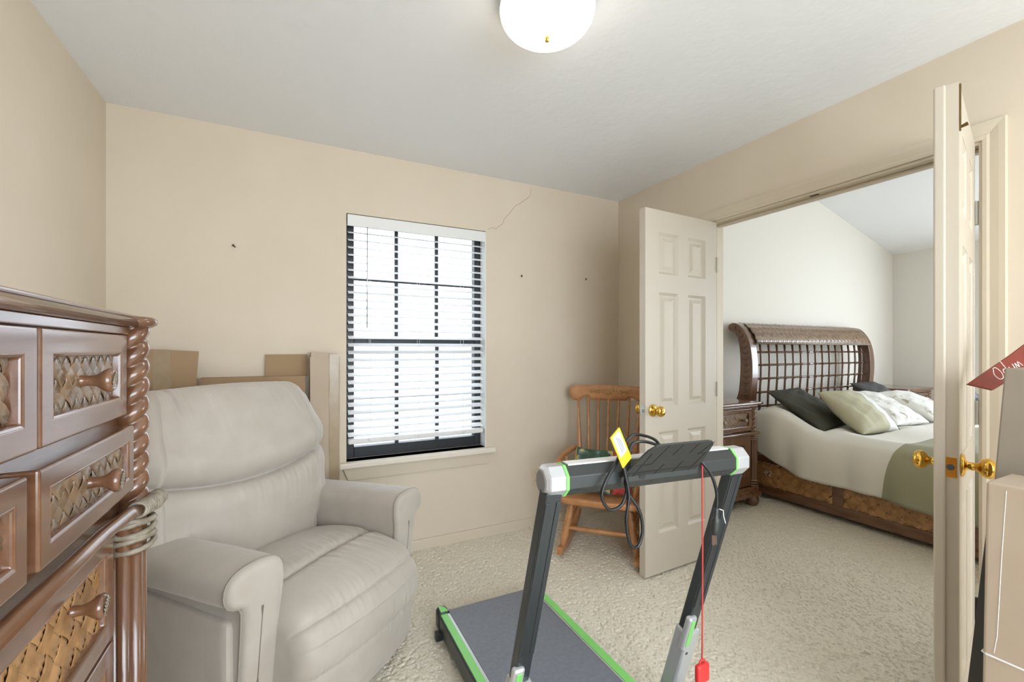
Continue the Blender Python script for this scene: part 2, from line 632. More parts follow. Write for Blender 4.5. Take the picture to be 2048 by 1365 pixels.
struct('wall_bedroom_right', mb, M['wall_bed_lit'], 'bedroom side wall with brighter light put into its paint and an added wide window', 'wall')
mb = MB()
mb.box(XB0, 4.0, YF - .1, YF, -.006, 3.6)
mb.box(5.2, XB1, YF - .1, YF, -.006, 2.9)
mb.box(4.0, 5.2, YF - .1, YF, -.006, .55)
mb.box(4.0, 5.2, YF - .1, YF, 2.25, 3.4)
struct('wall_bedroom_front', mb, M['wall_bed_lit'], 'bedroom wall with brighter light put into its paint and an added window across from the headboard', 'wall')


# made-up windows out of view to let light in: white frames, glass
def unseen_window(name, label, org, ux, w, h, nm):
    """org: lower corner, ux: unit vector along the width"""
    t = thing(name, label, 'window', org, 0, kind='structure')
    u = np.array(ux, float)
    nrm = np.array([u[1], -u[0], 0])

    def fn(a, b, d):
        p = u * a + nrm * d
        return (p[0], p[1], b)
    mbf = MB()
    frame_boxes(mbf, fn, 0, w, 0, h, .05, -.03, .03)
    mbf.build('window_frame', M['white'], t)
    k = 3
    for i in range(1, k):
        x = w * i / k
        MB().prism([(x - .02, .05), (x + .02, .05), (x + .02, h - .05), (x - .02, h - .05)], fn, -.02, .02).build('mullion', M['white'], t)
    for i in range(k):
        a0, a1 = max(.05, w * i / k + .02), min(w - .05, w * (i + 1) / k - .02)
        MB().prism([(a0, .05), (a1, .05), (a1, h - .05), (a0, h - .05)], fn, -.002, .002).build('pane', M['glass'], t)
    return t


unseen_window('added_window_2', 'added wide white framed window out of view in the wall facing the recliner', (-.3, YF - .05, .55), (1, 0, 0), 2.4, 1.6, 3)
unseen_window('added_window_3', 'added wide white framed window out of view beside the bed', (XB1 + .05, -.75, .55), (0, 1, 0), 2.2, 1.7, 3)
unseen_window('added_window_4', 'added white framed bedroom window out of view across from the headboard', (4.0, YF - .05, .55), (1, 0, 0), 1.2, 1.7, 2)

# baseboards
struct('baseboard_back', MB().box(XL, XR, YB - .014, YB, -.006, .062), M['trim'], 'cream baseboard below the window', 'baseboard', bevel=.004)
struct('baseboard_left', MB().box(XL, XL + .014, YF, YB - .014, -.006, .062), M['trim'], 'cream baseboard behind the chest of drawers', 'baseboard', bevel=.004)
struct('baseboard_right', MB().box(XR - .014, XR, OY1 + .07, YB - .014, -.006, .062), M['trim'], 'cream baseboard behind the rocking chair', 'baseboard', bevel=.004)
struct('baseboard_bedroom', MB().box(XB0, XB1, YB - .014, YB, -.006, .07), M['trim'], 'cream baseboard behind the bed', 'baseboard', bevel=.004)

# door frame: casings, jambs, stops
dfr = thing('trim_1', 'cream double door frame with moulded casing around the opening', 'door frame', (XR, (OY0 + OY1) / 2, 0), kind='structure')


def casing(p0, p1, out, name='casing'):
    """flat moulding with a stepped section on the room side"""
    p0, p1, out = map(lambda q: np.array(q, float), (p0, p1, out))
    sec = [(0, 0), (0, -.010), (.012, -.012), (.02, -.010), (.045, -.016), (.062, -.018), (.064, -.012), (.064, 0)]
    # section coordinate a runs outwards from the opening, b is depth (x)
    mb = MB()
    d = (p1 - p0) / np.linalg.norm(p1 - p0)
    L = [p0 + out * a + np.array([b, 0, 0]) - d * (a if a else 0) for a, b in sec]
    R = [p1 + out * a + np.array([b, 0, 0]) + d * (a if a else 0) for a, b in sec]
    return mb.quadprism(L, R)


mb = casing((XR, OY0, OZ), (XR, OY1, OZ), (0, 0, 1))
mb.build('casing', M['trim'], dfr, world=True)
sec = [(0, 0), (0, -.010), (.012, -.012), (.02, -.010), (.045, -.016), (.062, -.018), (.064, -.012), (.064, 0)]
for yy, sg in ((OY0, -1), (OY1, 1)):
    L = [(XR + b, yy + sg * a, -.004) for a, b in sec]
    R = [(XR + b, yy + sg * a, OZ + a) for a, b in sec]
    MB().quadprism(L, R).build('casing', M['trim'], dfr, world=True)
MB().box(XR, XB0, OY0, OY0 + .012, -.004, OZ).build('jamb', M['trim'], dfr, world=True)
MB().box(XR, XB0, OY1 - .012, OY1, -.004, OZ).build('jamb', M['trim'], dfr, world=True)
MB().box(XR, XB0, OY0 + .012, OY1 - .012, OZ - .012, OZ).build('head_jamb', M['trim'], dfr, world=True)
MB().box(XR + .045, XR + .075, OY0 + .012, OY1 - .012, OZ - .024, OZ - .012).build('door_stop', M['trim'], dfr, world=True, bevel=.003)
MB().box(XR + .045, XR + .075, OY1 - .024, OY1 - .012, 0, OZ - .024).build('door_stop', M['trim'], dfr, world=True, bevel=.003)
MB().box(XR + .045, XR + .075, OY0 + .012, OY0 + .024, 0, OZ - .024).build('door_stop', M['trim'], dfr, world=True, bevel=.003)
MB().box(XR + .012, XR + .03, 1.27, 1.31, OZ - .0135, OZ - .012).build('strike_plate', M['dark_plate_shaded_hinge'], dfr, world=True)

# ------------------------------------------------------------------ window with blind
wn = thing('window_1', 'dark bronze framed sash window behind white blinds', 'window', ((WX0 + WX1) / 2, YB + .1, WZ0), kind='structure')
FY0, FY1 = YB + .085, YB + .14


def fxz(u, v, d):
    return (u, FY1 - d, v)


def wbox(a0, a1, b0, b1, y0_, y1_, name, m=M['bronze'], par=wn, bev=.003):
    return MB().box(a0, a1, y0_, y1_, b0, b1).build(name, m, par, world=True, bevel=bev)


wbox(WX0, .35, WZ0, WZ1, FY0, FY1, 'window_frame')
wbox(1.138, WX1, WZ0, WZ1, FY0, FY1, 'window_frame')
wbox(.35, 1.138, 2.025, WZ1, FY0, FY1, 'window_frame')
wbox(.35, 1.138, WZ0, .665, FY0, FY1, 'window_frame')
wbox(.35, 1.138, 1.295, 1.345, FY0 + .005, FY1 - .005, 'meeting_rail')
for x in (.611, .877):
    wbox(x - .011, x + .011, .665, 1.295, FY0 + .012, FY0 + .03, 'muntin', bev=0)
    wbox(x - .011, x + .011, 1.345, 2.025, FY0 + .025, FY0 + .043, 'muntin', bev=0)
for a, b in ((.35, .6), (.622, .866), (.888, 1.138)):
    wbox(a, b, .966 - .011, .966 + .011, FY0 + .012, FY0 + .03, 'muntin', bev=0)
    wbox(a, b, 1.70 - .011, 1.70 + .011, FY0 + .025, FY0 + .043, 'muntin', bev=0)
    for z0, z1, yy in ((.665, .955, FY0 + .02), (.977, 1.295, FY0 + .02), (1.345, 1.689, FY0 + .033), (1.711, 2.025, FY0 + .033)):
        wbox(a, b, z0, z1, yy, yy + .003, 'pane', M['glass'], bev=0)
# sill and apron
st_ = struct('trim_2', MB().box(.254, 1.245, YB - .045, YB + .085, .565, .60), M['white'], 'white window sill board under the blinds', 'window sill', bevel=.008)
st_.data.materials[0] = mat('sill_paint', (232, 222, 206), .4)
mb = MB()
mb.quadprism([(.275, YB - .02, .565), (1.222, YB - .02, .565), (1.222, YB, .565), (.275, YB, .565)],
             [(.305, YB - .014, .49), (1.195, YB - .014, .49), (1.195, YB, .49), (.305, YB, .49)])
mb.build('apron', M['trim'], st_, bevel=.003)
# white reveal lining of the right and left side
lin_o = struct('trim_3', MB().box(WX1 - .006, WX1, YB + .001, FY0, WZ0, WZ1 - .002), M['white'], 'white lining of the window recess at the side by the wall crack', 'trim')

bl = thing('window_blind', 'white slatted blind with valance and tilt wand hanging in the window', 'blind', ((WX0 + WX1) / 2, YB + .04, WZ0))
MB().box(.303, 1.186, YB + .004, YB + .012, 1.993, 2.062).build('valance', M['white'], bl, world=True, bevel=.003)
MB().box(.306, 1.18, YB + .014, YB + .07, 2.01, 2.06).build('headrail', M['white'], bl, world=True)
tilt = math.radians(21)
smb = MB()
cs = []
for k in range(7):
    s_ = -1 + 2 * k / 6
    cs.append((s_ * .025, .0025 * (1 - s_ * s_)))
def slat_pt(a, b, t):
    y = a * math.cos(tilt) - b * math.sin(tilt)
    z = a * math.sin(tilt) + b * math.cos(tilt)
    return (t, y, z)
poly = cs + [(a, b - .0028) for a, b in cs[::-1]]
smb.prism(poly, slat_pt, -.432, .432)
sl0 = smb.build('slat', M['slat'], bl, auto=50)
zt, zb, ns = 1.965, .752, 28
for i in range(ns):
    o = sl0 if i == 0 else sl0.copy()
    if i:
        COL.objects.link(o)
        o.parent = bl
    o.location = (-.001, 0, zt + (zb - zt) * i / (ns - 1) - WZ0)
    o.rotation_euler = (math.radians(random.uniform(-2.0, 2.0)), random.uniform(-.0015, .0015), 0)
MB().box(.31, 1.174, YB + .012, YB + .066, .697, .725).build('bottom_rail', M['white'], bl, world=True, bevel=.006)
for x in (.435, .735, 1.03):
    for dy in (.011, .066):
        MB().tube([(x, YB + dy, 2.01), (x, YB + dy, .72)], .0009, 5).build('ladder_cord', M['white'], bl, world=True)
    MB().lathe([(.004, 0), (.011, .002), (.011, .006), (.005, .009)], (x, YB + .012, .716), (0, -1, 0), 10).build('cord_button', M['white'], bl, world=True)
MB().tube([(.415, YB - .002, 1.995), (.413, YB - .004, 1.39)], .0038, 6).build('tilt_wand', M['tm_silver'], bl, world=True, smooth=True)

# nails and outlet
for (x, z, lab) in ((-.257, 1.806, 'small dark nail in the wall above the cardboard boxes'),
                    (1.462, 1.776, 'small dark nail in the wall just beside the window'),
                    (2.015, 1.794, 'small dark nail in the wall near the corner above the rocking chair')):
    n_ = MB().tube([(x, YB + .002, z), (x - .003, YB - .013, z - .001), (x - .008, YB - .02, z + .004)], .0032, 7)
    n_.lathe([(.0045, 0), (.006, .0015), (.003, .003)], (x - .008, YB - .02, z + .004), (-.3, -1, .3), 8)
    o = n_.build('nail', M['nail'])
    tag(o, lab, 'nail')
ol = thing('wall_outlet', 'ivory double wall outlet low on the wall between window and rocking chair', 'outlet', (1.58, YB, .348))
MB().box(1.543, 1.617, YB - .006, YB, .289, .408).build('plate', M['outlet'], ol, world=True, bevel=.003)
for z in (.322, .376):
    f_ = MB().prism([(1.58 + .017 * math.cos(t) * 1.0, z + .0145 * math.sin(t)) for t in np.linspace(0, 2 * PI, 17)[:-1]],
                    lambda a, b, t: (a, YB - .006 - t, b), 0, .002).build('socket', M['outlet'], ol, world=True)
    for dx in (-.006, .006):
        MB().box(1.58 + dx - .0012, 1.58 + dx + .0012, YB - .0086, YB - .008, z - .003, z + .006).build('slot', M['ink'], f_, world=True)
MB().lathe([(.003, 0), (.003, .002), (.001, .0025)], (1.58, YB - .006, .349), (0, -1, 0), 8).build('screw', M['steel'], ol, world=True)


# ------------------------------------------------------------------ doors
def six_panel(name, label, hinge, direction, w, t=.035):
    """leaf along +x (hinge at 0), thickness along y 0..t, local frame"""
    ang = math.atan2(direction[1], direction[0])
    d = thing(name, label, 'door', (hinge[0], hinge[1], 0), ang, kind='structure')
    h0, h1 = .012, 2.04
    st = .105
    mid = .085
    rails = [(h0, .235), (.80, .94), (1.58, 1.685), (1.915, h1)]
    mb = MB()
    mb.box(0, st, 0, t, h0, h1)
    mb.box(w - st, w, 0, t, h0, h1)
    mb.box((w - mid) / 2, (w + mid) / 2, 0, t, h0, h1)
    for a, b in rails:
        mb.box(st, (w - mid) / 2, 0, t, a, b)
        mb.box((w + mid) / 2, w - st, 0, t, a, b)
    mb.build('door_frame', M['door'], d)
    for (x0_, x1_) in ((st, (w - mid) / 2), ((w + mid) / 2, w - st)):
        for (z0_, z1_) in ((.235, .80), (.94, 1.58), (1.685, 1.915)):
            pm = MB()
            pm.box(x0_, x1_, .011, t - .011, z0_, z1_)
            for sgn, ys in ((0, .011), (1, t - .011)):
                yo = .003 if sgn == 0 else t - .003
                yl = .001 if sgn == 0 else t - .001
                # sticking slope
                q = [(x0_, z0_), (x1_, z0_), (x1_, z1_), (x0_, z1_)]
                e = .014
                q2 = [(x0_ + e, z0_ + e), (x1_ - e, z0_ + e), (x1_ - e, z1_ - e), (x0_ + e, z1_ - e)]
                vs = [(a, yl, b) for a, b in q] + [(a, ys, b) for a, b in q2]
                pm.add(vs, [(k, (k + 1) % 4, 4 + (k + 1) % 4, 4 + k) for k in range(4)])
                e1, e2 = .026, .046
                f1 = [(x0_ + e1, z0_ + e1), (x1_ - e1, z0_ + e1), (x1_ - e1, z1_ - e1), (x0_ + e1, z1_ - e1)]
                f2 = [(x0_ + e2, z0_ + e2), (x1_ - e2, z0_ + e2), (x1_ - e2, z1_ - e2), (x0_ + e2, z1_ - e2)]
                pm.quadprism([(a, ys, b) for a, b in f1], [(a, yo, b) for a, b in f2])
            pm.build('panel', M['door'], d)
    return d, t


def knob(d, x, y, z, sgn, m=M['brass']):
    """sgn: direction along local y"""
    k = MB()
    k.lathe([(.0, 0), (.033, 0), (.034, .003), (.030, .008), (.016, .011), (.012, .014), (.0115, .032), (.014, .036), (.024, .042),
             (.029, .052), (.029, .060), (.024, .068), (.013, .073), (.0, .074)], (x, y, z), (0, sgn, 0), 28)
    return k.build('door_knob', m, d, smooth=True)


# leaf by the rocking chair: hinge at the far jamb, opens into the room
w_ = .606
d1, t1 = six_panel('door_1', 'cream six panel door leaf standing open in front of the rocking chair', (2.335, 1.885), (-.606, -.028), w_, .042)
# local +x points to the free edge; local y points to world -y
knob(d1, w_ - .058, t1, .925, 1)
knob(d1, w_ - .058, 0, .925, -1)
MB().box(w_, w_ + .0015, .005, t1 - .005, .895, .955).build('latch_plate', M['steel'], d1)
MB().box(w_, w_ + .01, .012, t1 - .012, .916, .934).build('latch_bolt', M['steel'], d1)
for z in (.27, 1.02, 1.78):
    hg = MB().cyl((-.003, t1 + .002, z - .045), (-.003, t1 + .002, z + .045), .006, n=10)
    hg.box(-.002, .0, .002, t1, z - .045, z + .045)
    hg.build('hinge', M['steel'], d1)
# leaf near the boxes
dirr = np.array([-.601, -.147])
dirr /= np.linalg.norm(dirr)
d2, t2 = six_panel('door_2', 'cream six panel door leaf standing edge on beside the stacked cartons', (2.322, .735), tuple(dirr), .612)
w2 = .612
knob(d2, w2 - .06, t2, .915, 1)
knob(d2, w2 - .06, 0, .915, -1)
MB().box(w2, w2 + .002, .004, t2 - .004, .885, .945).build('latch_plate', M['brass'], d2, bevel=.0008)
MB().lathe([(.009, 0), (.009, .0008), (.0, .0009)], (w2 + .0019, t2 / 2, .915), (1, 0, 0), 14).build('latch_hole', M['ink'], d2)
MB().box(w2, w2 + .014, -.018, .008, .012, 2.04).build('astragal', M['door'], d2, bevel=.005, seg=3)
fb = MB().box(w2 - .016, w2 - .002, t2, t2 + .004, 1.90, 2.035)
fb.cyl((w2 - .009, t2 + .003, 1.91), (w2 - .009, t2 + .018, 1.915), .004, .006, 8)
fb.build('flush_bolt', mat('antique_brass', (112, 92, 50), .35, metal=.9), d2, bevel=.001)
for z in (.27, 1.02, 1.78):
    hg = MB().cyl((-.004, t2 + .004, z - .045), (-.004, t2 + .004, z + .045), .007, n=10)
    hg.box(-.006, .012, t2 + .001, t2 + .003, z - .045, z + .045)
    hg.build('hinge', M['steel'] if z > .5 else M['dark_plate_shaded_hinge'], d2)  # lowest hinge gets darker metal, its shade put into the colour

# ------------------------------------------------------------------ chest of drawers
ch = thing('chest_of_drawers', 'dark walnut chest of drawers with woven rattan fronts and rope twist corner posts', 'dresser', (-.53, .56, 0))
CX = -.285
CY1, CY0 = 1.10, .02
MB().box(-.776, CX, CY0, CY1, .09, 1.303).build('carcass', M['wood_z'], ch, world=True)
tp = MB()
tp.box(-.778, -.262, CY0 - .03, CY1 + .03, 1.3185, 1.3265)
tp.build('top', M['wood'], ch, world=True, bevel=.005, seg=3)
bd = MB()
bd.box(-.778, -.270, CY0 - .02, CY1 + .02, 1.302, 1.3195)
bd.build('top_underside', M['wood'], ch, world=True)
MB().box(-.30, -.268, CY0, 1.06, 1.288, 1.303).build('frieze', M['wood'], ch, world=True, bevel=.002)
for zz, rr, xx in ((1.3105, .0085, -.261),):
    MB().tube([(-.77, CY1 + .022, zz), (xx, CY1 + .022, zz), (xx, CY0 - .02, zz), (-.77, CY0 - .02, zz)], rr, 12).build('top_bead', M['wood'], ch, world=True, smooth=True)
MB().lathe([(.0, 0), (.030, 0), (.038, .005), (.040, .011), (.038, .016), (.032, .020), (.0, .021)], (-.272, 1.088, 1.303), n=28).build('corner_cap', M['wood'], ch, world=True, smooth=True)


def rope(z0, z1, r, cx, cy, pitch, lobes=2, n=40, m=130):
    P = np.zeros((n, m, 3))
    for j in range(m):
        z = z0 + (z1 - z0) * j / (m - 1)
        for i in range(n):
            th = 2 * PI * i / n
            ph = lobes * th / 2 - PI * (z - z0) / pitch
            rr = r * (.70 + .34 * abs(math.sin(ph)) ** .75)
            P[i, j] = (cx + rr * math.cos(th), cy + rr * math.sin(th), z)
    return MB().grid(P, closed_u=True)


PX, PY = -.272, 1.088
QX, QY = -.270, 1.048
rope(.955, 1.305, .0265, PX, PY, .036).build('rope_twist_post', M['wood'], ch, world=True, smooth=True)
fp = MB()
for a in range(7):
    an = 2 * PI * a / 7 + .3
    fp.cyl((QX + .019 * math.cos(an), QY + .019 * math.sin(an), .09), (QX + .019 * math.cos(an), QY + .019 * math.sin(an), .955), .0105, n=10)
fp.build('reeded_post', M['wood_z'], ch, world=True, smooth=True)
for k in range(6):
    z = .898 + .0095 * k
    MB().tube([(QX + .004 + .034 * math.cos(t), QY + .01 + .036 * math.sin(t), z + .006 * math.sin(t + k * 2.1)) for t in np.linspace(0, 2 * PI, 25)[:-1]], .0055, 6, closed=True).build('binding', M['twist'], ch, world=True, smooth=True)
MB().tube([(-.262, CY0, .969), (-.262, .9, .969), (-.256, 1.0, .967), (-.244, 1.05, .965)], .0112, 16).build('rod', M['wood'], ch, world=True, smooth=True)
wr = MB()
for k in range(18):
    y = 1.028 + .0055 * k
    rr = .0135 if k < 15 else .0135 - .0032 * (k - 14)
    xo = -.249 + .014 * min(1, k / 8)
    wr.tube([(xo + rr * math.cos(t), y + .0015 * math.sin(t * 3 + k), .966 + rr * math.sin(t)) for t in np.linspace(0, 2 * PI, 17)[:-1]], .0030, 6, closed=True)
wr.cyl((-.249, 1.03, .966), (-.235, 1.118, .966), .0125, .012, 12)
wr.build('wrapped_rod_end', M['twist'], ch, world=True, smooth=True)
for (x, y) in ((-.30, .06), (-.30, 1.06), (-.74, .06), (-.74, 1.06)):
    MB().lathe([(.03, 0), (.042, .02), (.042, .05), (.03, .075), (.036, .09)], (x, y, 0), n=18).build('foot', M['wood'], ch, world=True, smooth=True)
# near post too
rope(.955, 1.305, .0265, PX, .02, .036).build('rope_twist_post', M['wood'], ch, world=True, smooth=True)
fp = MB()
for a in range(7):
    an = 2 * PI * a / 7 + .3
    fp.cyl((PX + .019 * math.cos(an), .02 + .019 * math.sin(an), .09), (PX + .019 * math.cos(an), .02 + .019 * math.sin(an), .985), .0105, n=10)
fp.build('reeded_post', M['wood_z'], ch, world=True, smooth=True)


def drawer(ya, yb, za, zb, xf, ws, ridges=3, fw=.034, knobs=(.5,), m=M['rattan'], lift=.0058, kzf=.5):
    """front facing +x at x = xf"""
    def fn(u, v, d):
        return (xf + d, ya + u, za + v)
    w, h = yb - ya, zb - za
    mb = MB()
    frame_boxes(mb, fn, 0, w, 0, h, fw, CX - xf - .01, 0, lip=.005)
    dr = mb.build('drawer', M['wood'], ch, world=True, bevel=.0035, seg=3)
    # inner bead of the panel opening
    e = fw - .002
    MB().tube([fn(e, e, -.004), fn(w - e, e, -.004), fn(w - e, h - e, -.004), fn(e, h - e, -.004)], .004, 8, closed=True).build('bead', M['wood'], dr, world=True)
    MB().prism([(fw - .005, fw - .005), (w - fw + .005, fw - .005), (w - fw + .005, h - fw + .005), (fw - .005, h - fw + .005)], fn, -.02, -.0155).build('backing', M['rattan_back'], dr, world=True)

    def fw_(u, v, d):
        return fn(fw + u, fw + v, -.0145 + d)
    wv = weave(w - 2 * fw, h - 2 * fw, ws, fw_, 6, ridges, lift).build('woven_panel', m, dr, world=True, smooth=True)
    wv['kind'] = 'stuff'
    for kf in knobs:
        kb = MB()
        ky, kz = ya + w * kf, za + h * kzf
        kb.lathe([(.0, 0), (.0105, 0), (.0085, .004), (.0075, .012), (.009, .020), (.0145, .027), (.0175, .032), (.018, .036), (.0155, .040), (.014, .041), (.012, .0398), (.0, .0405)], (xf - .012, ky, kz), (1, 0, 0), 24)
        kb.build('knob', M['wood'], dr, world=True, smooth=True)
        lf = MB()
        x_ = xf - .012 + .0408
        lf.tube([(x_, ky - .008, kz - .009), (x_ + .0008, ky, kz), (x_, ky + .007, kz + .010)], .0012, 5)
        for q in range(5):
            a0 = -.7 + q * .35
            for s_ in (-1, 1):
                lf.tube([(x_ + .0005, ky + a0 * .009, kz + a0 * .010), (x_, ky + a0 * .009 + .004 * s_ + .002, kz + a0 * .010 - .004 * s_ + .002)], .0011, 5)
        lf.build('carved_leaf', M['twist'], dr, world=True, smooth=True)
    return dr


R1 = (1.141, 1.287)
drawer(.722, 1.035, *R1, -.265, .022, knobs=(.46,))
drawer(.40, .716, *R1, -.265, .022, knobs=(.42,))
drawer(.08, .394, *R1, -.265, .022, knobs=(.5,))
R2 = (1.004, 1.122)
drawer(.692, 1.035, *R2, -.255, .022, fw=.028)
drawer(.08, .668, *R2, -.255, .022, fw=.028, knobs=(.5,))
M3 = M['rattan_dk']
drawer(.07, .992, .765, .950, -.272, .030, ridges=3, knobs=(.15, .853), m=M3, lift=.006, kzf=.62)
drawer(.07, .992, .575, .758, -.272, .030, ridges=3, knobs=(.15, .853), m=M3, lift=.006, kzf=.62)
drawer(.07, .992, .385, .568, -.272, .030, ridges=3, knobs=(.15, .853), m=M3, lift=.006, kzf=.62)
drawer(.07, .992, .17, .378, -.272, .030, ridges=3, knobs=(.15, .853), m=M3, lift=.006, kzf=.62)

# ------------------------------------------------------------------ recliner
rc = thing('recliner', 'taupe upholstered recliner armchair with pillowy back and closed footrest', 'armchair', (-.05, 1.993, 0), math.radians(-140.5))


def wrinkle(x, seed, k0=9, amp=1.0):
    r_ = random.Random(seed)
    v = 0
    for i in range(5):
        v += math.sin(x * k0 * (1 + i * .55) + r_.uniform(0, 6.28)) / (1 + i * .4)
    return amp * v / 2.6


def back_disp(R, xn):
    a, b = R[:, 0], R[:, 1]
    front = 1 / (1 + np.exp(-(a + .22) / .015))
    zs = .752 + .07 * xn * xn
    d = b - zs
    g = -.034 * np.exp(-np.abs(d / .0075) ** 1.2) - .014 * np.exp(-(d / .026) ** 2)
    under = .026 * np.exp(-((d - .085) / .06) ** 2) + .014 * np.exp(-((d + .07) / .05) ** 2)
    crown = .035 * (1 - xn * xn)
    wr = ridges(xn, 3, 46) * .0064 * np.exp(-np.abs(d + .03) / .04) * (d < -.004)
    wr = wr + ridges(xn - .55 * (b - 1), 5, 42) * .0085 * np.exp(-np.abs(b - 1.06) / .065)
    wr = wr + ridges(xn + .7 * (b - .6), 8, 34) * .0075 * np.exp(-np.abs(b - .60) / .05) * np.clip(xn * 3 - .6, 0, 1)
    return front * (g + under + crown + wr)


def ridges(x, seed, k0):
    """soft creases: sharpened waves of uneven spacing"""
    r_ = random.Random(seed)
    v = 0
    for i in range(4):
        p = np.sin(x * k0 * (1 + i * .47) + r_.uniform(0, 6.28))
        v = v + np.abs(p) ** .7 * np.sign(p) / (1 + i * .5)
    return v / 2.4 * (.55 + .45 * np.sin(x * 2.7 + seed))


back_ring = [(-.07, .40), (-.055, .50), (-.06, .60), (-.085, .74), (-.09, .83), (-.105, .93), (-.135, 1.02), (-.185, 1.088), (-.25, 1.11), (-.31, 1.085),
             (-.345, .98), (-.36, .78), (-.355, .5), (-.33, .36), (-.2, .34)]


def bw(R):
    b = R[:, 1]
    return np.where(b > .62, 1.0 - .12 * np.clip((b - .74) / .34, 0, 1) ** 2, .84 + .16 * np.clip((b - .5) / .14, 0, 1))


mb = puff(back_ring, .415, lambda a, b, t: (t + .050, a, b), r=.10, N=420, nx=190, disp=back_disp, wid=bw)
mb.build('backrest', M['leather'], rc, smooth=True)


def seat_disp(R, xn):
    a, b = R[:, 0], R[:, 1]
    crown = np.where(b > .36, .030 * (1 - xn * xn), .012 * (1 - xn * xn))
    ys = .255 + .012 * xn
    top = (b > .36)
    frt = (a > .3) & (b < .36)
    g = (-.016 * np.exp(-np.abs((a - ys) / .005) ** 1.2) - .009 * np.exp(-((a - ys) / .022) ** 2)) * top
    df = np.hypot(a - .458, b - .418)
    fe = -.009 * np.exp(-(df / .005) ** 1.3) - .006 * np.exp(-(df / .018) ** 2)
    ls = (-.013 * np.exp(-np.abs((b - .245) / .006) ** 1.2) - .010 * np.exp(-((b - .245) / .025) ** 2)) * (a > .3)
    wr = ridges(xn + 1.2 * (a - ys), 21, 36) * .0090 * np.exp(-np.abs(a - ys - .04) / .05) * top * (a > ys)
    wr = wr + ridges(xn + .2 - 1.0 * (a - ys), 22, 40) * .0065 * np.exp(-np.abs(a - ys + .035) / .05) * top * (a < ys)
    wr = wr + ridges(xn, 23, 48) * .0065 * np.exp(-np.abs(b - .26) / .045) * (a > .3)
    wr = wr + ridges(xn, 25, 40) * .0030 * np.exp(-df / .05)
    return crown + g + fe + ls + wr


seat_ring = [(-.13, .35), (-.10, .425), (.0, .460), (.12, .480), (.25, .482), (.37, .465), (.445, .43), (.488, .36), (.494, .29), (.466, .20), (.458, .13), (.42, .06), (.35, .045),
             (.1, .07), (-.1, .16)]
puff(seat_ring, .292, lambda a, b, t: (t, a + (.02 * (1 - (t / .29) ** 2) if a > .2 else 0), b), r=.055, N=420, nx=190, disp=seat_disp).build('seat_cushion', M['leather'], rc, smooth=True)
# seam lines lying in the grooves
for arm_s in (1, -1):
    ring = [(.288, .05), (.284, .25), (.276, .45), (.268, .54), (.272, .59), (.30, .617), (.355, .625), (.41, .617), (.442, .59), (.447, .55), (.432, .522), (.408, .513), (.398, .49), (.394, .35), (.392, .2), (.392, .05), (.34, .045)]

    def farm(a, b, t, s=arm_s):
        y = .0 + t
        k = np.clip((b - .2) / .3, 0, 1)
        return (s * a, y + .03 * k * (t > .2), b + .055 * y * k)
    am = puff(ring, .36, farm, r=.022, N=110, nx=46, disp=lambda R, xn: .006 * np.exp(-((R[:, 1] - .61) / .03) ** 2) * (1 - xn ** 4))
    arm = am.build('armrest', M['leather'], rc, smooth=True)
    R_ = resample(spline(ring, 8, True), 80)
    pts = [np.array(farm(p[0], p[1], .337)) for p in R_ if p[1] > .07]
    cen = np.array([arm_s * .345, .337, .5])
    # piping round the front edge (opened at the floor)
    order = sorted(range(len(R_)), key=lambda i: i)
    seq = [R_[i] for i in order]
    k0 = min(range(len(seq)), key=lambda i: seq[i][1])
    seq = seq[k0:] + seq[:k0]
    seq = [p for p in seq if p[1] > .07]
    MB().tube([np.array(farm(p[0], p[1], .340)) + np.array([arm_s * (p[0] - .345) * .01, 0, 0]) for p in seq], .0034, 6).build('piping', M['piping'], arm, smooth=True)
    # dark tube up the arm front, shade of the recess put into its colour
    MB().tube([(arm_s * .350, .362, .06), (arm_s * .348, .366, .3), (arm_s * .346, .386, .515)], .0045, 6).build('groove_shade', M['seam_dk'], arm, smooth=True)
    # outer wing panel
    rbox(.03, .62, .42, .012, 8, lambda v, s=arm_s: (v[0] + s * .402, v[1] + .02, v[2] + .27)).build('outer_panel', M['leather'], arm, smooth=True)
rbox(.56, .60, .26, .02, 8, lambda v: (v[0], v[1] - .02, v[2] + .17)).build('base', M['leather'], rc, smooth=True)
for sx_ in (-.3, .3):
    for sy_ in (-.25, .25):
        MB().lathe([(.022, 0), (.025, .03), (.025, .06)], (sx_, sy_, 0), n=12).build('foot', M['tm_black'], rc, smooth=True)

# ------------------------------------------------------------------ cartons behind the recliner


def carton_shell(name, label, x0, x1, y0, y1, z1, m, grp=None):
    t = thing(name, label, 'box', ((x0 + x1) / 2, (y0 + y1) / 2, 0), group=grp)
    w = .006
    mb = MB()
    mb.box(x0, x1, y0, y0 + w, 0, z1)
    mb.box(x0, x1, y1 - w, y1, 0, z1)
    mb.box(x0, x0 + w, y0 + w, y1 - w, 0, z1)
    mb.box(x1 - w, x1, y0 + w, y1 - w, 0, z1)
    mb.box(x0 + w, x1 - w, y0 + w, y1 - w, 0, w)
    mb.build('body', m, t, world=True)
    return t


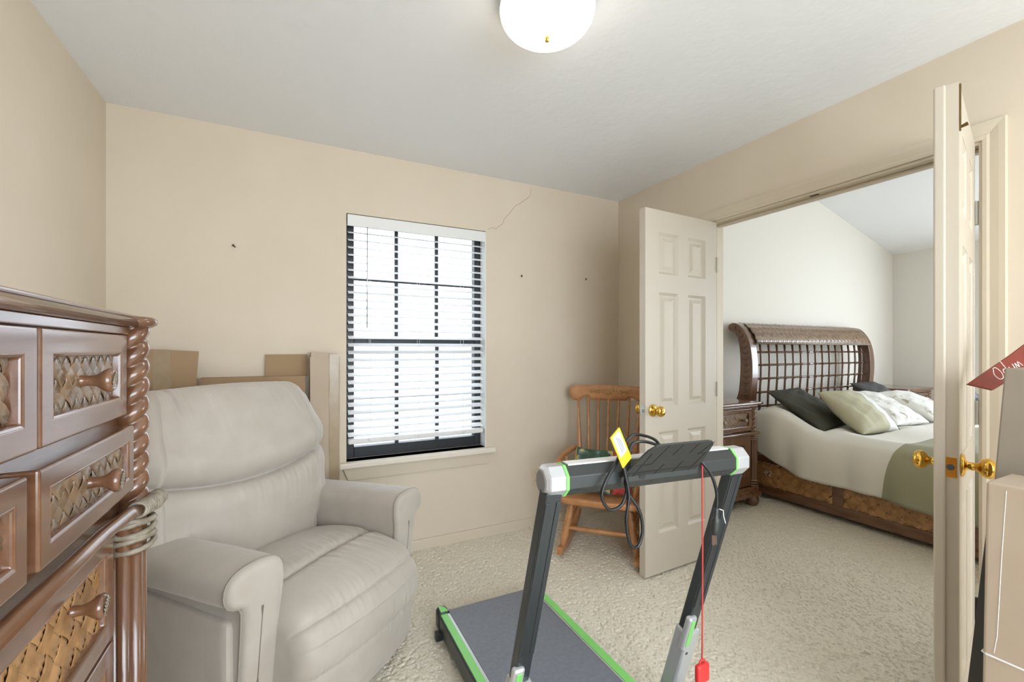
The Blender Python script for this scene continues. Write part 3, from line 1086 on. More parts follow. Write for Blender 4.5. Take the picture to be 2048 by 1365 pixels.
bx = carton_shell('cardboard_box', 'long brown cardboard box leaning flat against the wall behind the recliner', -.40, .076, 2.655, 2.725, 1.118, M['card'])
MB().box(-.395, .07, 2.662, 2.72, 1.108, 1.117).build('top_flap', M['card'], bx, world=True)
MB().box(-.118, .09, 2.72, 2.726, 1.112, 1.234).build('side_flap', M['card'], bx, world=True)
bx2 = carton_shell('cardboard_box', 'brown cardboard box with an open taped flap standing behind the recliner by the corner', -.745, -.405, 2.60, 2.645, 1.12, M['card'])
MB().prism([(-.74, 1.08), (-.407, 1.08), (-.395, 1.252), (-.56, 1.262), (-.74, 1.265)], lambda a, b, t: (a, 2.5945 + t, b), 0, .0055).build('top_flap', M['card'], bx2, world=True)
MB().prism([(-.575, 1.0), (-.50, 1.0), (-.505, 1.26), (-.57, 1.263)], lambda a, b, t: (a, 2.5943 + t, b), -.0006, .0).build('packing_tape', M['tape'], bx2, world=True)
bx3 = carton_shell('cardboard_box', 'tall narrow pale cardboard box standing next to the window', .098, .247, 2.60, 2.725, 1.222, M['card_lt'])
MB().prism([(.103, 1.222), (.242, 1.222), (.242, 1.236), (.19, 1.240), (.103, 1.246)], lambda a, b, t: (a, 2.602 + t, b), 0, .12).build('top_flap', M['card_lt'], bx3, world=True)
mb = MB()
P = np.zeros((40, 6, 3))
for i in range(40):
    z = .02 + 1.215 * i / 39
    for j in range(6):
        u = j / 5
        P[i, j] = (.192 + .052 * u + .002 * math.sin(z * 23), 2.5985 - .0025 * math.sin(u * 7 + z * 9) ** 2, z)
mb.grid(P)
o = mb.build('packing_tape', M['tape'], bx3, world=True, smooth=True)

# ------------------------------------------------------------------ treadmill
tm = thing('treadmill', 'black and lime green folding treadmill with octagonal handlebar in the middle of the carpet', 'treadmill', (.83, 1.4, 0))
TX0, TX1, TY0, TY1, TZ = .578, 1.088, 1.06, 1.90, .10


def rot_t(mb, a=-.012):
    ca, sa = math.cos(a), math.sin(a)
    mb.v = [(.83 + (x - .83) * ca - (y - 1.4) * sa, 1.4 + (x - .83) * sa + (y - 1.4) * ca, z) for x, y, z in mb.v]
    return mb


mb = MB()
belt = [(TX0 + .05, TX1 - .05)]
pr_ = []
for k in range(13):
    an = -PI / 2 + PI * k / 12
    pr_.append((TY1 - .03 + .03 * math.cos(an), .068 + .03 * math.sin(an)))
for k in range(13):
    an = PI / 2 + PI * k / 12
    pr_.append((TY0 + .03 + .03 * math.cos(an), .068 + .03 * math.sin(an)))
mb.prism(pr_, lambda a, b, t: (t, a, b), TX0 + .048, TX1 - .048)
rot_t(mb).build('running_belt', M['tm_belt'], tm, world=True, auto=40)
for s_, xo, xi in ((-1, TX0, TX0 + .046), (1, TX1, TX1 - .046)):
    lo_, hi_ = min(xo, xi), max(xo, xi)
    sr = rot_t(MB().box(lo_, hi_, TY0, TY1 - .045, .022, TZ - .004)).build('side_rail', M['tm_frame'], tm, world=True, bevel=.008, seg=3)
    g0, g1 = (lo_ + .006, hi_ - .011) if s_ < 0 else (lo_ + .008, hi_ - .006)
    rot_t(MB().box(g0, g1, TY0, TY1 - .047, TZ - .006, TZ)).build('green_strip', M['tm_green'], sr, world=True)
    rot_t(MB().box(hi_ - .010 if s_ < 0 else lo_, hi_ if s_ < 0 else lo_ + .007, TY0, TY1 - .047, TZ - .006, TZ - .0015)).build('silver_strip', M['tm_silver'], sr, world=True)
    ec = rbox(hi_ - lo_ + .006, .06, .09, .018, 8, lambda v, lo_=lo_, hi_=hi_: (v[0] + (lo_ + hi_) / 2, v[1] + TY1 - .012, v[2] + .062))
    cap = rot_t(ec).build('end_cap', M['tm_frame'], tm, world=True, smooth=True)
    rot_t(MB().prism([(lo_ + .008, TY1 - .04), (hi_ - .006, TY1 - .04), (hi_ - .010, TY1 - .012), (lo_ + .02, TY1 + .008), (lo_ + .010, TY1 + .006)], lambda a, b, t: (a, b, t), .106, .1085)).build('green_insert', M['tm_green'], cap, world=True)
    xi_ = hi_ + .004 if s_ < 0 else lo_ - .004
    rot_t(MB().cyl((xi_ - .012, TY1 - .03, .078), (xi_ + .012, TY1 - .03, .078), .012, n=12)).build('roller_nut', M['tm_silver'], cap, world=True, smooth=True)
    ft = MB()
    xf_ = lo_ - .022 if s_ < 0 else hi_ + .022
    xm_ = lo_ + .01 if s_ < 0 else hi_ - .01
    ft.obox(((xf_ + xm_) / 2, TY1 - .055, .018), (abs(xf_ - xm_) / 2, 0, 0), (0, .016, 0), (0, 0, .018))
    rot_t(ft).build('foot', M['tm_black'], tm, world=True, bevel=.006, seg=3)
rbox(.66, .44, .11, .035, 9, lambda v: (v[0] + .862, v[1] + .88, v[2] + .075)).build('motor_cover', M['tm_black'], tm, world=True, smooth=True)
for x in (.60, 1.12):
    MB().lathe([(.02, 0), (.022, .01), (.022, .03)], (x, .8, 0), n=12).build('foot', M['tm_black'], tm, world=True)


def up(x, ytop, z, slope=.30):
    return np.array([x, ytop + slope * (.91 - z), z])


hb0, hb1 = np.array([.541, .916, .942]), np.array([1.174, .844, .942])
hd = (hb1 - hb0) / np.linalg.norm(hb1 - hb0)
hn = np.array([-hd[1], hd[0], 0])


def hbp(s, a, z):
    """point on the bar frame: s along from the left end, a away from the camera, z up"""
    return hb0 + hd * s + hn * a + np.array([0, 0, z])


HL = np.linalg.norm(hb1 - hb0)
for x, yt, sg in ((.562, .906, -1), (1.158, .858, 1)):
    ax = (up(x, yt, .92) - up(x, yt, .12)) / np.linalg.norm(up(x, yt, .92) - up(x, yt, .12))
    side = np.array([1.0, 0, 0])
    dp = np.cross(ax, side)
    u_ = MB()
    hx_, hy_ = .024, .017
    u_.obox((up(x, yt, .925) + up(x, yt, .14)) / 2, side * hx_, dp * hy_, (up(x, yt, .925) - up(x, yt, .14)) / 2)
    upo = u_.build('upright', M['tm_frame'], tm, world=True, bevel=.006, seg=3)
    # raised rib along the face
    rb = MB()
    for q in (-1, 1):
        rb.obox((up(x, yt, .90) + up(x, yt, .45)) / 2 + side * q * .015 - dp * 0.0 + dp * (-hy_ if (dp[1] > 0) else hy_), side * .007, dp * .0025, (up(x, yt, .90) - up(x, yt, .45)) / 2)
    rb.build('rib', M['tm_frame'], upo, world=True, bevel=.002)
    # grey bracket
    fdir = dp * (-1 if dp[1] > 0 else 1)
    br = MB()
    c0, c1 = up(x, yt, .36), up(x, yt, .03)
    br.obox((c0 + c1) / 2 + fdir * .004, side * .031, dp * .026, (c0 - c1) / 2)
    bro = br.build('hinge_bracket', M['tm_silver'], tm, world=True, bevel=.010, seg=3)
    lb = MB()
    c0, c1 = up(x - .019, yt, .42), up(x - .019, yt, .295)
    lb.obox((c0 + c1) / 2 + fdir * .018, side * .018, dp * .011, (c0 - c1) / 2)
    lv = lb.build('lock_lever', M['tm_silver'], tm, world=True, bevel=.0095, seg=4)
    gb = MB()
    c0, c1 = up(x - .019, yt, .41), up(x - .019, yt, .315)
    gb.obox((c0 + c1) / 2 + fdir * .0285, side * .0095, dp * .002, (c0 - c1) / 2)
    gb.build('green_lock_insert', M['tm_green'], lv, world=True, bevel=.0018)
    MB().lathe([(.005, 0), (.005, .001), (.0, .0012)], up(x - .012, yt, .285) + fdir * .0305, fdir, 10).build('bolt_hole', M['ink'], bro, world=True)

oct_ = [(.0365 / math.cos(PI / 8) * math.cos(PI / 8 + PI / 4 * k), .0365 / math.cos(PI / 8) * math.sin(PI / 8 + PI / 4 * k)) for k in range(8)]


def octprism(mb, s0, s1, k0=1.0, k1=None):
    k1 = k0 if k1 is None else k1
    return mb.quadprism([hbp(s0, a * k0, b * k0) for a, b in oct_], [hbp(s1, a * k1, b * k1) for a, b in oct_])


hbm = octprism(MB(), .058, HL - .058)
hbo = hbm.build('handlebar', M['tm_black'], tm, world=True, bevel=.002)
# white console top on the user side
MB().quadprism([hbp(.065, -.016, .0360), hbp(HL - .065, -.016, .0360), hbp(HL - .065, .016, .0360), hbp(.065, .016, .0360)],
               [hbp(.065, -.016, .0395), hbp(HL - .065, -.016, .0395), hbp(HL - .065, .016, .0395), hbp(.065, .016, .0395)]).build('console_top', M['tm_white'], hbo, world=True)
for s0, s1 in ((.05, .058), (HL - .058, HL - .05)):
    octprism(MB(), s0, s1, 1.035).build('green_ring', M['tm_green'], tm, world=True)
for e0, e1, k0, k1 in ((0.0, .010, .80, 1.03), (HL, HL - .010, .80, 1.03)):
    cp = MB()
    n8 = 8
    sgn = 1 if e0 == 0 else -1
    octprism(cp, e0, e1, k0, k1)
    octprism(cp, e1, e0 + sgn * .05, k1, 1.03)
    c_ = cp.build('end_cap', M['tm_silver'], tm, world=True, bevel=.002)
    dk = MB()
    dk.lathe([(.0, 0), (.027, 0), (.027, .001), (.025, .002), (.0, .002)], hbp(e0, 0, 0), -hd * sgn, 28)
    dk.build('disc', M['tm_grey'], c_, world=True)
for s_ in (.085, .20, .30, .42, .535, HL - .075):
    MB().lathe([(.0032, 0), (.0032, .0006), (.0, .0008)], hbp(s_, -.0315, -.0225) , (-hn * .7 + np.array([0, 0, -.7])), 8).build('screw', M['ink'], hbo, world=True)
# socket notch
MB().quadprism([hbp(.265 + a, -.0367, b) for a, b in ((-.012, .016), (.0, .016), (.012, 0), (.003, -.013), (-.010, -.007))],
               [hbp(.265 + a, -.0378, b) for a, b in ((-.012, .016), (.0, .016), (.012, 0), (.003, -.013), (-.010, -.007))]).build('power_socket', M['cord'], hbo, world=True)
# tablet holder leaning towards the window-side of the user
def hold(u, v, d):
    """u along bar, v up the plate, d thickness"""
    return hbp(u - .034, -.036 - .70 * v + d * .72, -.002 + .72 * v + d * .70)
ho = []
outl = [(.235, 0), (.47, 0), (.468, .05), (.452, .118), (.440, .13), (.425, .134), (.285, .134), (.272, .13), (.258, .112)]
hp = MB().prism(outl, hold, 0, .005).build('tablet_holder', M['tm_black'], tm, world=True, bevel=.0015)
gr = MB()
def gline(a, b):
    (u0, v0), (u1, v1) = a, b
    du, dv = u1 - u0, v1 - v0
    L = math.hypot(du, dv)
    px, pv = -dv / L * .0014, du / L * .0014
    gr.prism([(u0 - px, v0 - pv), (u1 - px, v1 - pv), (u1 + px, v1 + pv), (u0 + px, v0 + pv)], hold, -.0006, .0002)
gline((.25, .018), (.465, .018)); gline((.25, .052), (.30, .052)); gline((.30, .052), (.31, .13)); gline((.27, .0), (.275, .10))
gline((.345, .085), (.352, .13)); gline((.335, .0), (.342, .045)); gline((.392, .0), (.398, .05)); gline((.395, .088), (.40, .13))
gline((.425, .08), (.455, .08)); gline((.43, .08), (.445, .13)); gline((.445, .0), (.45, .08))
gr.build('groove', M['cord'], hp, world=True)
# power cord
def cp_(u, a, z):
    sh = -.058 + .033 * min(1, max(0, (u - .33) / .10))
    return hbp(u + sh, a, z + .012)
cpts = [(.415, .03, .02), (.40, .04, .055), (.35, .035, .075), (.30, .0, .068), (.262, -.03, .045), (.235, -.045, .02), (.205, -.055, -.01), (.19, -.06, -.045), (.21, -.062, -.078),
        (.245, -.06, -.072), (.262, -.058, -.035), (.260, -.056, .005), (.250, -.05, .045), (.247, -.052, .052), (.256, -.06, .0), (.262, -.066, -.05), (.252, -.07, -.11), (.262, -.072, -.165), (.285, -.07, -.175), (.302, -.066, -.14),
        (.295, -.062, -.09), (.27, -.055, -.05), (.263, -.05, -.02), (.275, -.047, .02), (.30, -.02, .06), (.36, .02, .058), (.42, .03, .035), (.455, -.01, .035), (.475, -.045, .005), (.498, -.055, -.03), (.512, -.058, -.075), (.510, -.06, -.115)]
cord = MB().tube(spline([cp_(*p) for p in cpts], 8), .0042, 8).build('power_cord', M['cord'], tm, world=True, smooth=True)
pl = MB()
e_ = cp_(.510, -.06, -.115)
pl.lathe([(.0045, 0), (.007, .003), (.0055, .008), (.007, .011), (.0055, .016), (.007, .019), (.0055, .024), (.0105, .03), (.0115, .036), (.0095, .055), (.011, .07), (.0, .071)], e_, (-.1, 0, -1), 12)
pl.build('plug', M['tm_black'], cord, world=True, smooth=True)
pg = MB()
for q in (-1, 1):
    c_ = e_ + np.array([-.008 + q * .005, 0, -.085])
    pg.obox(c_, (.0008, 0, 0), (0, .0032, 0), (0, 0, .013))
pg.build('plug_prong', M['steel'], cord, world=True)
MB().tube([e_ + np.array(q) for q in ((.006, -.004, -.004), (.016, -.008, -.008), (.02, -.006, -.024), (.028, -.006, -.045))], .0012, 5).build('cable_tie', M['white'], cord, world=True)
# yellow tag with a white printed label
tgA, tgB, tgC, tgD = cp_(.247, -.062, .018), cp_(.272, -.062, .042), cp_(.238, -.062, .108), cp_(.212, -.062, .094)
tu = (tgB - tgA)
tv = (tgD - tgA)
tn = np.cross(tu, tv)
tn /= np.linalg.norm(tn)
if tn[1] > 0:
    tn = -tn
def tg(a, b, d):
    return tgA + tu * a + tv * b + tn * d
ytag = MB().prism([(0, 0), (1, 0), (1, 1), (0, 1)], tg, -.002, .002).build('warning_tag', M['yellow'], cord, world=True)
tgp = MB().prism([(.14, .30), (.86, .30), (.86, .95), (.14, .95)], tg, .002, .0026)
tgp.build('tag_label', M['paper'], cord, world=True)
tl = MB()
for k in range(3):
    a = .40 + .12 * k
    tl.prism([(a, .36 + .02 * k), (a + .04, .36), (a + .04, .88), (a, .90 - .1 * k)], tg, .0026, .0029)
tl.build('tag_print', M['ink'], cord, world=True)
# red safety cord with key
s0_ = cp_(.476, -.045, -.012)
sc_ = MB().tube([s0_ + np.array([0, 0, .012]), s0_, s0_ + np.array([0, -.001, -.2]), s0_ + np.array([-.002, -.002, -.42]), s0_ + np.array([-.003, -.002, -.515])], .0021, 6).build('safety_cord', M['red_cord'], tm, world=True, smooth=True)
k_ = s0_ + np.array([-.003, -.002, -.515])
kc = rbox(.045, .016, .05, .007, 6, lambda v: (v[0] + k_[0], v[1] + k_[1], v[2] + k_[2] - .028))
kc.tube([k_ + np.array([.010 * math.cos(t), 0, .010 * math.sin(t) - .002]) for t in np.linspace(0, 2 * PI, 13)[:-1]], .0025, 6, closed=True)
kc.build('safety_key', M['red_plastic'], sc_, world=True, smooth=True)

# ------------------------------------------------------------------ rocking chair
rk = thing('rocking_chair', 'honey pine spindle back rocking chair between window and open door leaf', 'chair', (1.775, 2.235, 0), math.radians(134))
SZ = .348


def turned(mb, p0, p1, prof):
    p0, p1 = np.array(p0, float), np.array(p1, float)
    L = np.linalg.norm(p1 - p0)
    mb.lathe([(r_, h_ * L) for r_, h_ in prof], p0, p1 - p0, 14)
    return mb


def seat_fn(v):
    x, y, z = v
    z2 = z - .014 * math.exp(-((x / .13) ** 2 + ((y + .02) / .13) ** 2)) * (z > 0) + .020 * (y / .21)
    return (x * (1 + .08 * (y / .21)), y + .02 * (1 - (x / .22) ** 2) * (y > .1), z2 + SZ - .02)


rbox(.46, .43, .042, .016, 14, seat_fn).build('seat', M['pine'], rk, smooth=True)
legp = [(.0, 0), (.014, 0), (.017, .05), (.021, .15), (.024, .28), (.019, .36), (.024, .39), (.019, .42), (.024, .45), (.019, .48), (.024, .53), (.021, .62), (.024, .70), (.019, .74), (.024, .77), (.019, .80), (.023, .84), (.017, .93), (.014, 1.0), (.0, 1.0)]
legs = {}
for sx_ in (-1, 1):
    for sy_, nm in ((.13, 'f'), (-.15, 'b')):
        top = (sx_ * .172, sy_, SZ - .03)
        bot = (sx_ * .222, sy_ + (.05 if sy_ > 0 else -.05), .055 + (.0 if sy_ > 0 else 0))
        legs[(sx_, nm)] = (np.array(bot), np.array(top))
        turned(MB(), bot, top, legp).build('leg', M['pine'], rk, smooth=True)
strp = [(.0, 0), (.009, 0), (.011, .1), (.015, .3), (.012, .42), (.017, .46), (.014, .5), (.017, .54), (.012, .58), (.015, .7), (.011, .9), (.009, 1), (.0, 1)]
def lerp(k, t):
    a, b = legs[k]
    return a + (b - a) * t
turned(MB(), lerp((-1, 'f'), .42), lerp((1, 'f'), .42), strp).build('stretcher', M['pine'], rk, smooth=True)
turned(MB(), lerp((-1, 'b'), .55), lerp((1, 'b'), .55), strp).build('stretcher', M['pine'], rk, smooth=True)
for sx_ in (-1, 1):
    turned(MB(), lerp((sx_, 'b'), .5), lerp((sx_, 'f'), .5), strp).build('stretcher', M['pine'], rk, smooth=True)
    # rocker
    mb = MB()
    P = []
    N_ = 28
    top, bt = [], []
    for i in range(N_ + 1):
        y = .245 - .655 * i / N_
        z = .75 * 0 + ((y + .02) ** 2) * .42
        hgt = .055 - .015 * abs(2 * i / N_ - 1)
        bt.append((y, z))
        top.append((y, z + hgt * (1 if 0 < i < N_ else .7)))
    poly = bt + top[::-1]
    x_ = sx_ * .225
    for i in range(N_):
        mb.quadprism([(x_ - .016, bt[i][0], bt[i][1]), (x_ + .016, bt[i][0], bt[i][1]), (x_ + .016, bt[i + 1][0], bt[i + 1][1]), (x_ - .016, bt[i + 1][0], bt[i + 1][1])],
                     [(x_ - .016, top[i][0], top[i][1]), (x_ + .016, top[i][0], top[i][1]), (x_ + .016, top[i + 1][0], top[i + 1][1]), (x_ - .016, top[i + 1][0], top[i + 1][1])])
    mb.build('rocker', M['pine'], rk, bevel=0)
# back spindles and crest
def crest_y(x):
    return -.31 + .30 * x * x
for k in range(7):
    x = -.19 + .38 * k / 6
    pb = np.array([x * .92, -.185 + .15 * x * x, SZ])
    pt = np.array([x * 1.12, crest_y(x * 1.12), .93])
    big = k in (0, 6)
    pf = [(.0, 0), (.008, 0), (.0085 if not big else .012, .12), (.012 if not big else .017, .33), (.0095 if not big else .014, .55), (.0085, .8), (.007, 1), (.0, 1)]
    turned(MB(), pb, pt, pf).build('spindle', M['pine'], rk, smooth=True)
mb = MB()
N_ = 44
nv = 10
def crest_out(x):
    a = abs(x) / .27
    top = 1.012 - .010 * a ** 2 - .05 * max(0, a - .9) * 3
    bot = .925 - .0 + .0
    # scalloped lower edge: lobe at the ends, notch, then lower middle
    bot = .908 + .022 * math.exp(-((a - .55) / .16) ** 2) - .012 * math.exp(-((a - .82) / .12) ** 2) + (.05 * max(0, a - .9) * 5)
    if a < .5:
        bot = .906
    return bot, top
G = [np.zeros((N_ + 1, nv, 3)), np.zeros((N_ + 1, nv, 3))]
for i in range(N_ + 1):
    x = -.27 + .54 * i / N_
    b, t = crest_out(x)
    for j in range(nv):
        v = j / (nv - 1)
        z = b + (t - b) * v
        th = .012 * (1 - (2 * v - 1) ** 4) ** .5 if 0 < j < nv - 1 else 0
        if i in (0, N_):
            th *= .2
        y = crest_y(x) - .06 * (z - .92)
        G[0][i, j] = (x, y + th, z)
        G[1][i, j] = (x, y - th, z)
mb.grid(G[0])
mb.grid(G[1][:, ::-1])
for i in (0, N_):
    P = np.stack([G[0][i], G[1][i]])
    mb.grid(P)
cr_o = mb.build('crest_rail', M['pine'], rk, smooth=True)
st2 = MB()
for k in range(46):
    x = random.uniform(-.15, .15)
    z = .965 + random.uniform(-.018, .018) * (1 - abs(x) / .19)
    r_ = random.uniform(.004, .010)
    y = crest_y(x) - .06 * (z - .92) + .0125
    st2.prism([(x + r_ * math.cos(t) * random.uniform(.6, 1.1), z + r_ * .6 * math.sin(t)) for t in np.linspace(0, 2 * PI, 8)[:-1]], lambda a, b, t, y=y: (a, y + t, b), 0, .0006)
st2.build('stencil', M['crest_print'], cr_o)
# arms
for sx_ in (-1, 1):
    ap = spline([(sx_ * .215, -.20, .585), (sx_ * .235, -.08, .585), (sx_ * .252, .06, .578), (sx_ * .250, .15, .568), (sx_ * .245, .175, .555)], 6)
    am = MB().tube(ap, [.017] * (len(ap) - 6) + [.019, .021, .023, .025, .024, .015], 14)
    am.build('arm', M['pine'], rk, smooth=True)
    turned(MB(), (sx_ * .195, .13, SZ - .01), (sx_ * .248, .135, .57), [(.0, 0), (.011, 0), (.014, .2), (.018, .5), (.013, .7), (.016, .74), (.011, 1), (.0, 1)]).build('arm_post', M['pine'], rk, smooth=True)
    turned(MB(), (sx_ * .195, -.02, SZ - .01), (sx_ * .243, -.01, .58), [(.0, 0), (.009, 0), (.012, .4), (.009, .8), (.008, 1), (.0, 1)]).build('arm_spindle', M['pine'], rk, smooth=True)


def pillow_mb(w, h, t, n=26, seed=1, pinch=.16, wr=.006):
    r_ = random.Random(seed)
    ph = [r_.uniform(0, 6.28) for _ in range(6)]
    top = np.zeros((n + 1, n + 1, 3))
    bot = np.zeros((n + 1, n + 1, 3))
    for i in range(n + 1):
        for j in range(n + 1):
            u, v = -1 + 2 * i / n, -1 + 2 * j / n
            u, v = math.sin(u * PI / 2), math.sin(v * PI / 2)
            k = (max(0, 1 - u * u) * max(0, 1 - v * v)) ** .42
            # sides bow inward, corners stay out
            x = w / 2 * u * (1 - pinch * (1 - v * v) * .35 * abs(u) ** 3)
            y = h / 2 * v * (1 - pinch * (1 - u * u) * .35 * abs(v) ** 3)
            wv = wr * k * (math.sin(7 * u + 3 * v + ph[0]) + .8 * math.sin(13 * v - 6 * u + ph[1]) + .7 * math.sin(19 * u + 5 * v + ph[2]))
            top[i, j] = (x, y, t / 2 * k + wv)
            bot[i, j] = (x, y, -t / 2 * k + wv * .4)
    mb = MB()
    mb.grid(top)
    mb.grid(bot[:, ::-1])
    return mb


def place(mb, loc, ex, ey):
    """local x -> ex, local y -> ey (unit-ish vectors)"""
    ex = np.array(ex, float)
    ex /= np.linalg.norm(ex)
    ey = np.array(ey, float)
    ey -= ex * (ex @ ey)
    ey /= np.linalg.norm(ey)
    ez = np.cross(ex, ey)
    return [tuple(np.array(loc) + ex * v[0] + ey * v[1] + ez * v[2]) for v in mb.v]


def pillow(name, label, w, h, t, loc, ex, ey, m, cat='pillow', seed=1, **k):
    mb = pillow_mb(w, h, t, seed=seed, **k)
    mb.v = place(mb, (0, 0, 0), ex, ey)
    o = mb.build(name, m, smooth=True)
    o.location = loc
    return tag(o, label, cat)


# chair lateral direction in world: local +x = (-.61, .79); forward = (-.79, -.61)
clx, cfw = np.array([-.6947, .7193, 0]), np.array([-.7193, -.6947, 0])
cc = np.array([1.775, 2.235, 0])
p_ = cc + clx * .062 + cfw * .005 + np.array([0, 0, SZ + .142])
gp = pillow('cushion', 'green floral tapestry cushion with tan edge resting on the rocking chair seat', .24, .28, .10, p_, clx * -1 + np.array([0, 0, -.04]), np.array([0, 0, 1]) - cfw * .55, M['floral'], 'cushion', 3)
ce = np.array([0, 0, 1]) - cfw * .55
ce /= np.linalg.norm(ce)
cx_ = clx * -1 + np.array([0, 0, -.04])
cx_ /= np.linalg.norm(cx_)
ce -= cx_ * (ce @ cx_)
ce /= np.linalg.norm(ce)
MB().tube([cx_ * -.117 + ce * t for t in np.linspace(-.132, .132, 9)], .007, 8).build('edge_trim', mat('tan_trim', (190, 152, 96), .8), gp, smooth=True)
p_ = cc - clx * .122 + cfw * .005 + np.array([0, 0, SZ + .142])
pillow('cushion', 'red cloth cushion resting on the rocking chair seat', .115, .28, .09, p_, clx * -1 + np.array([0, 0, .03]), np.array([0, 0, 1]) - cfw * .55, M['red_cloth'], 'cushion', 4)

# ------------------------------------------------------------------ bed
BX0, BX1, BYh, BYf = 3.585, 5.625, 2.53, .42
bed = thing('bed', 'walnut sleigh bed with woven rattan headboard roll and woven side rails', 'bed', ((BX0 + BX1) / 2, 1.5, 0))
# headboard side posts: sleigh profile in (y, z)
fr = [(2.50, .02), (2.50, .5), (2.485, .85), (2.47, 1.05), (2.475, 1.2), (2.50, 1.33), (2.55, 1.43), (2.61, 1.49), (2.665, 1.505)]
bk = [(2.70, 1.49), (2.705, 1.455), (2.68, 1.43), (2.64, 1.41), (2.61, 1.36), (2.59, 1.25), (2.585, 1.1), (2.60, .9), (2.64, .75), (2.66, .5), (2.66, .02)]
prof = [tuple(p) for p in spline(fr, 5)] + [tuple(p) for p in spline(bk, 5)]
for xa in (BX0, BX1 - .085):
    pm = MB()
    pm.prism(prof, lambda a, b, t: (t, a, b), xa, xa + .085)
    po = pm.build('headboard_post', M['wood_z'], bed, world=True, bevel=.006, seg=2)
    # carved inset strip on the outer side
    f2 = np.array([p for p in spline(fr, 5)])
    b2 = np.array([p for p in spline(bk, 5)])[::-1]
    f2 = resample(f2, 60, False)
    b2 = resample(b2, 60, False)
    xs_ = xa - .002 if xa == BX0 else xa + .087
    for k in range(10, 57, 2):
        c_ = (f2[k] * .5 + b2[k] * .5)
        wd = np.linalg.norm(f2[k] - b2[k]) * .26
        d_ = (f2[k + 1] - f2[k - 1])
        d_ /= np.linalg.norm(d_)
        lf = MB()
        for s_ in (-1, 1):
            n_ = np.array([-d_[1], d_[0]]) * s_
            tip = c_ + n_ * wd + d_ * .02
            lf.tube([(xs_, c_[0], c_[1]), (xs_ - .004 if xa == BX0 else xs_ + .004, (c_[0] + tip[0]) / 2, (c_[1] + tip[1]) / 2), (xs_, tip[0], tip[1])], [.004, .007, .003], 6)
        lf.build('carved_leaf', M['wood'], po, world=True, smooth=True)
# top roll
rollc = spline([(2.487, 1.32), (2.51, 1.385), (2.555, 1.445), (2.61, 1.485), (2.66, 1.498), (2.693, 1.485), (2.70, 1.46)], 6)
RL = resample(np.array(rollc), 40, False)
rt = np.r_[0, np.cumsum(np.linalg.norm(np.diff(RL, axis=0), axis=1))]
TT = np.gradient(RL, axis=0)
TT /= np.linalg.norm(TT, axis=1)[:, None]
NN = np.stack([-TT[:, 1], TT[:, 0]], 1)
mb = MB()
poly = [tuple(p) for p in RL] + [tuple(p - n_ * .022) for p, n_ in zip(RL[::-1], NN[::-1])]
mb.prism(poly, lambda a, b, t: (t, a, b), BX0 + .08, BX1 - .08)
ro = mb.build('headboard_roll', M['rattan_back'], bed, world=True, auto=40)


def froll(u, v, d):
    y = np.interp(v, rt, RL[:, 0])
    z = np.interp(v, rt, RL[:, 1])
    ny = np.interp(v, rt, NN[:, 0])
    nz = np.interp(v, rt, NN[:, 1])
    return (BX0 + .085 + u, y + ny * (d + .002), z + nz * (d + .002))


wv = weave(BX1 - BX0 - .17, rt[-1], .046, froll, 3, 1, .007).build('woven_cover', M['rattan'], ro, world=True, smooth=True)
wv['kind'] = 'stuff'
MB().tube([(BX0 + .08, 2.482, 1.318), (BX1 - .08, 2.482, 1.318)], .011, 8).build('roll_bead', M['twist'], bed, world=True, smooth=True)
# lattice
def lat_y(z):
    return float(np.interp(z, [.3, .85, 1.05, 1.2, 1.33], [2.535, 2.525, 2.51, 2.51, 2.525]))
nb = 15
bars = [BX0 + .085 + (BX1 - BX0 - .17) * (k + .8) / (nb + .6) for k in range(nb)]
zl = [.75, .876, 1.0, 1.123, 1.238]
for x in bars:
    MB().tube([(x, lat_y(z), z) for z in np.linspace(.35, 1.33, 10)], .0095, 8).build('lattice_bar', M['wood_z'], bed, world=True, smooth=True)
for z in zl:
    MB().tube([(BX0 + .07, lat_y(z) + .010, z), (BX1 - .07, lat_y(z) + .010, z)], .0095, 8).build('lattice_rod', M['wood'], bed, world=True, smooth=True)
for z in zl:
    for x in bars:
        y = lat_y(z) - .002
        mbk = MB()
        mbk.tube([(x - .013, y - .002, z - .013), (x, y - .011, z), (x + .013, y - .002, z + .013)], .003, 5)
        mbk.tube([(x - .013, y - .002, z + .013), (x, y - .012, z), (x + .013, y - .002, z - .013)], .003, 5)
        mbk.tube([(x + .011, y + .002, z + .010), (x + .011, y + .002, z - .010), (x - .011, y + .002, z - .010), (x - .011, y + .002, z + .010)], .0035, 5, closed=True)
        mbk.build('lashing', M['wood'], bed, world=True)
MB().box(BX0 + .08, BX1 - .08, 2.52, 2.56, .12, .40).build('headboard_base', M['wood'], bed, world=True, bevel=.004)


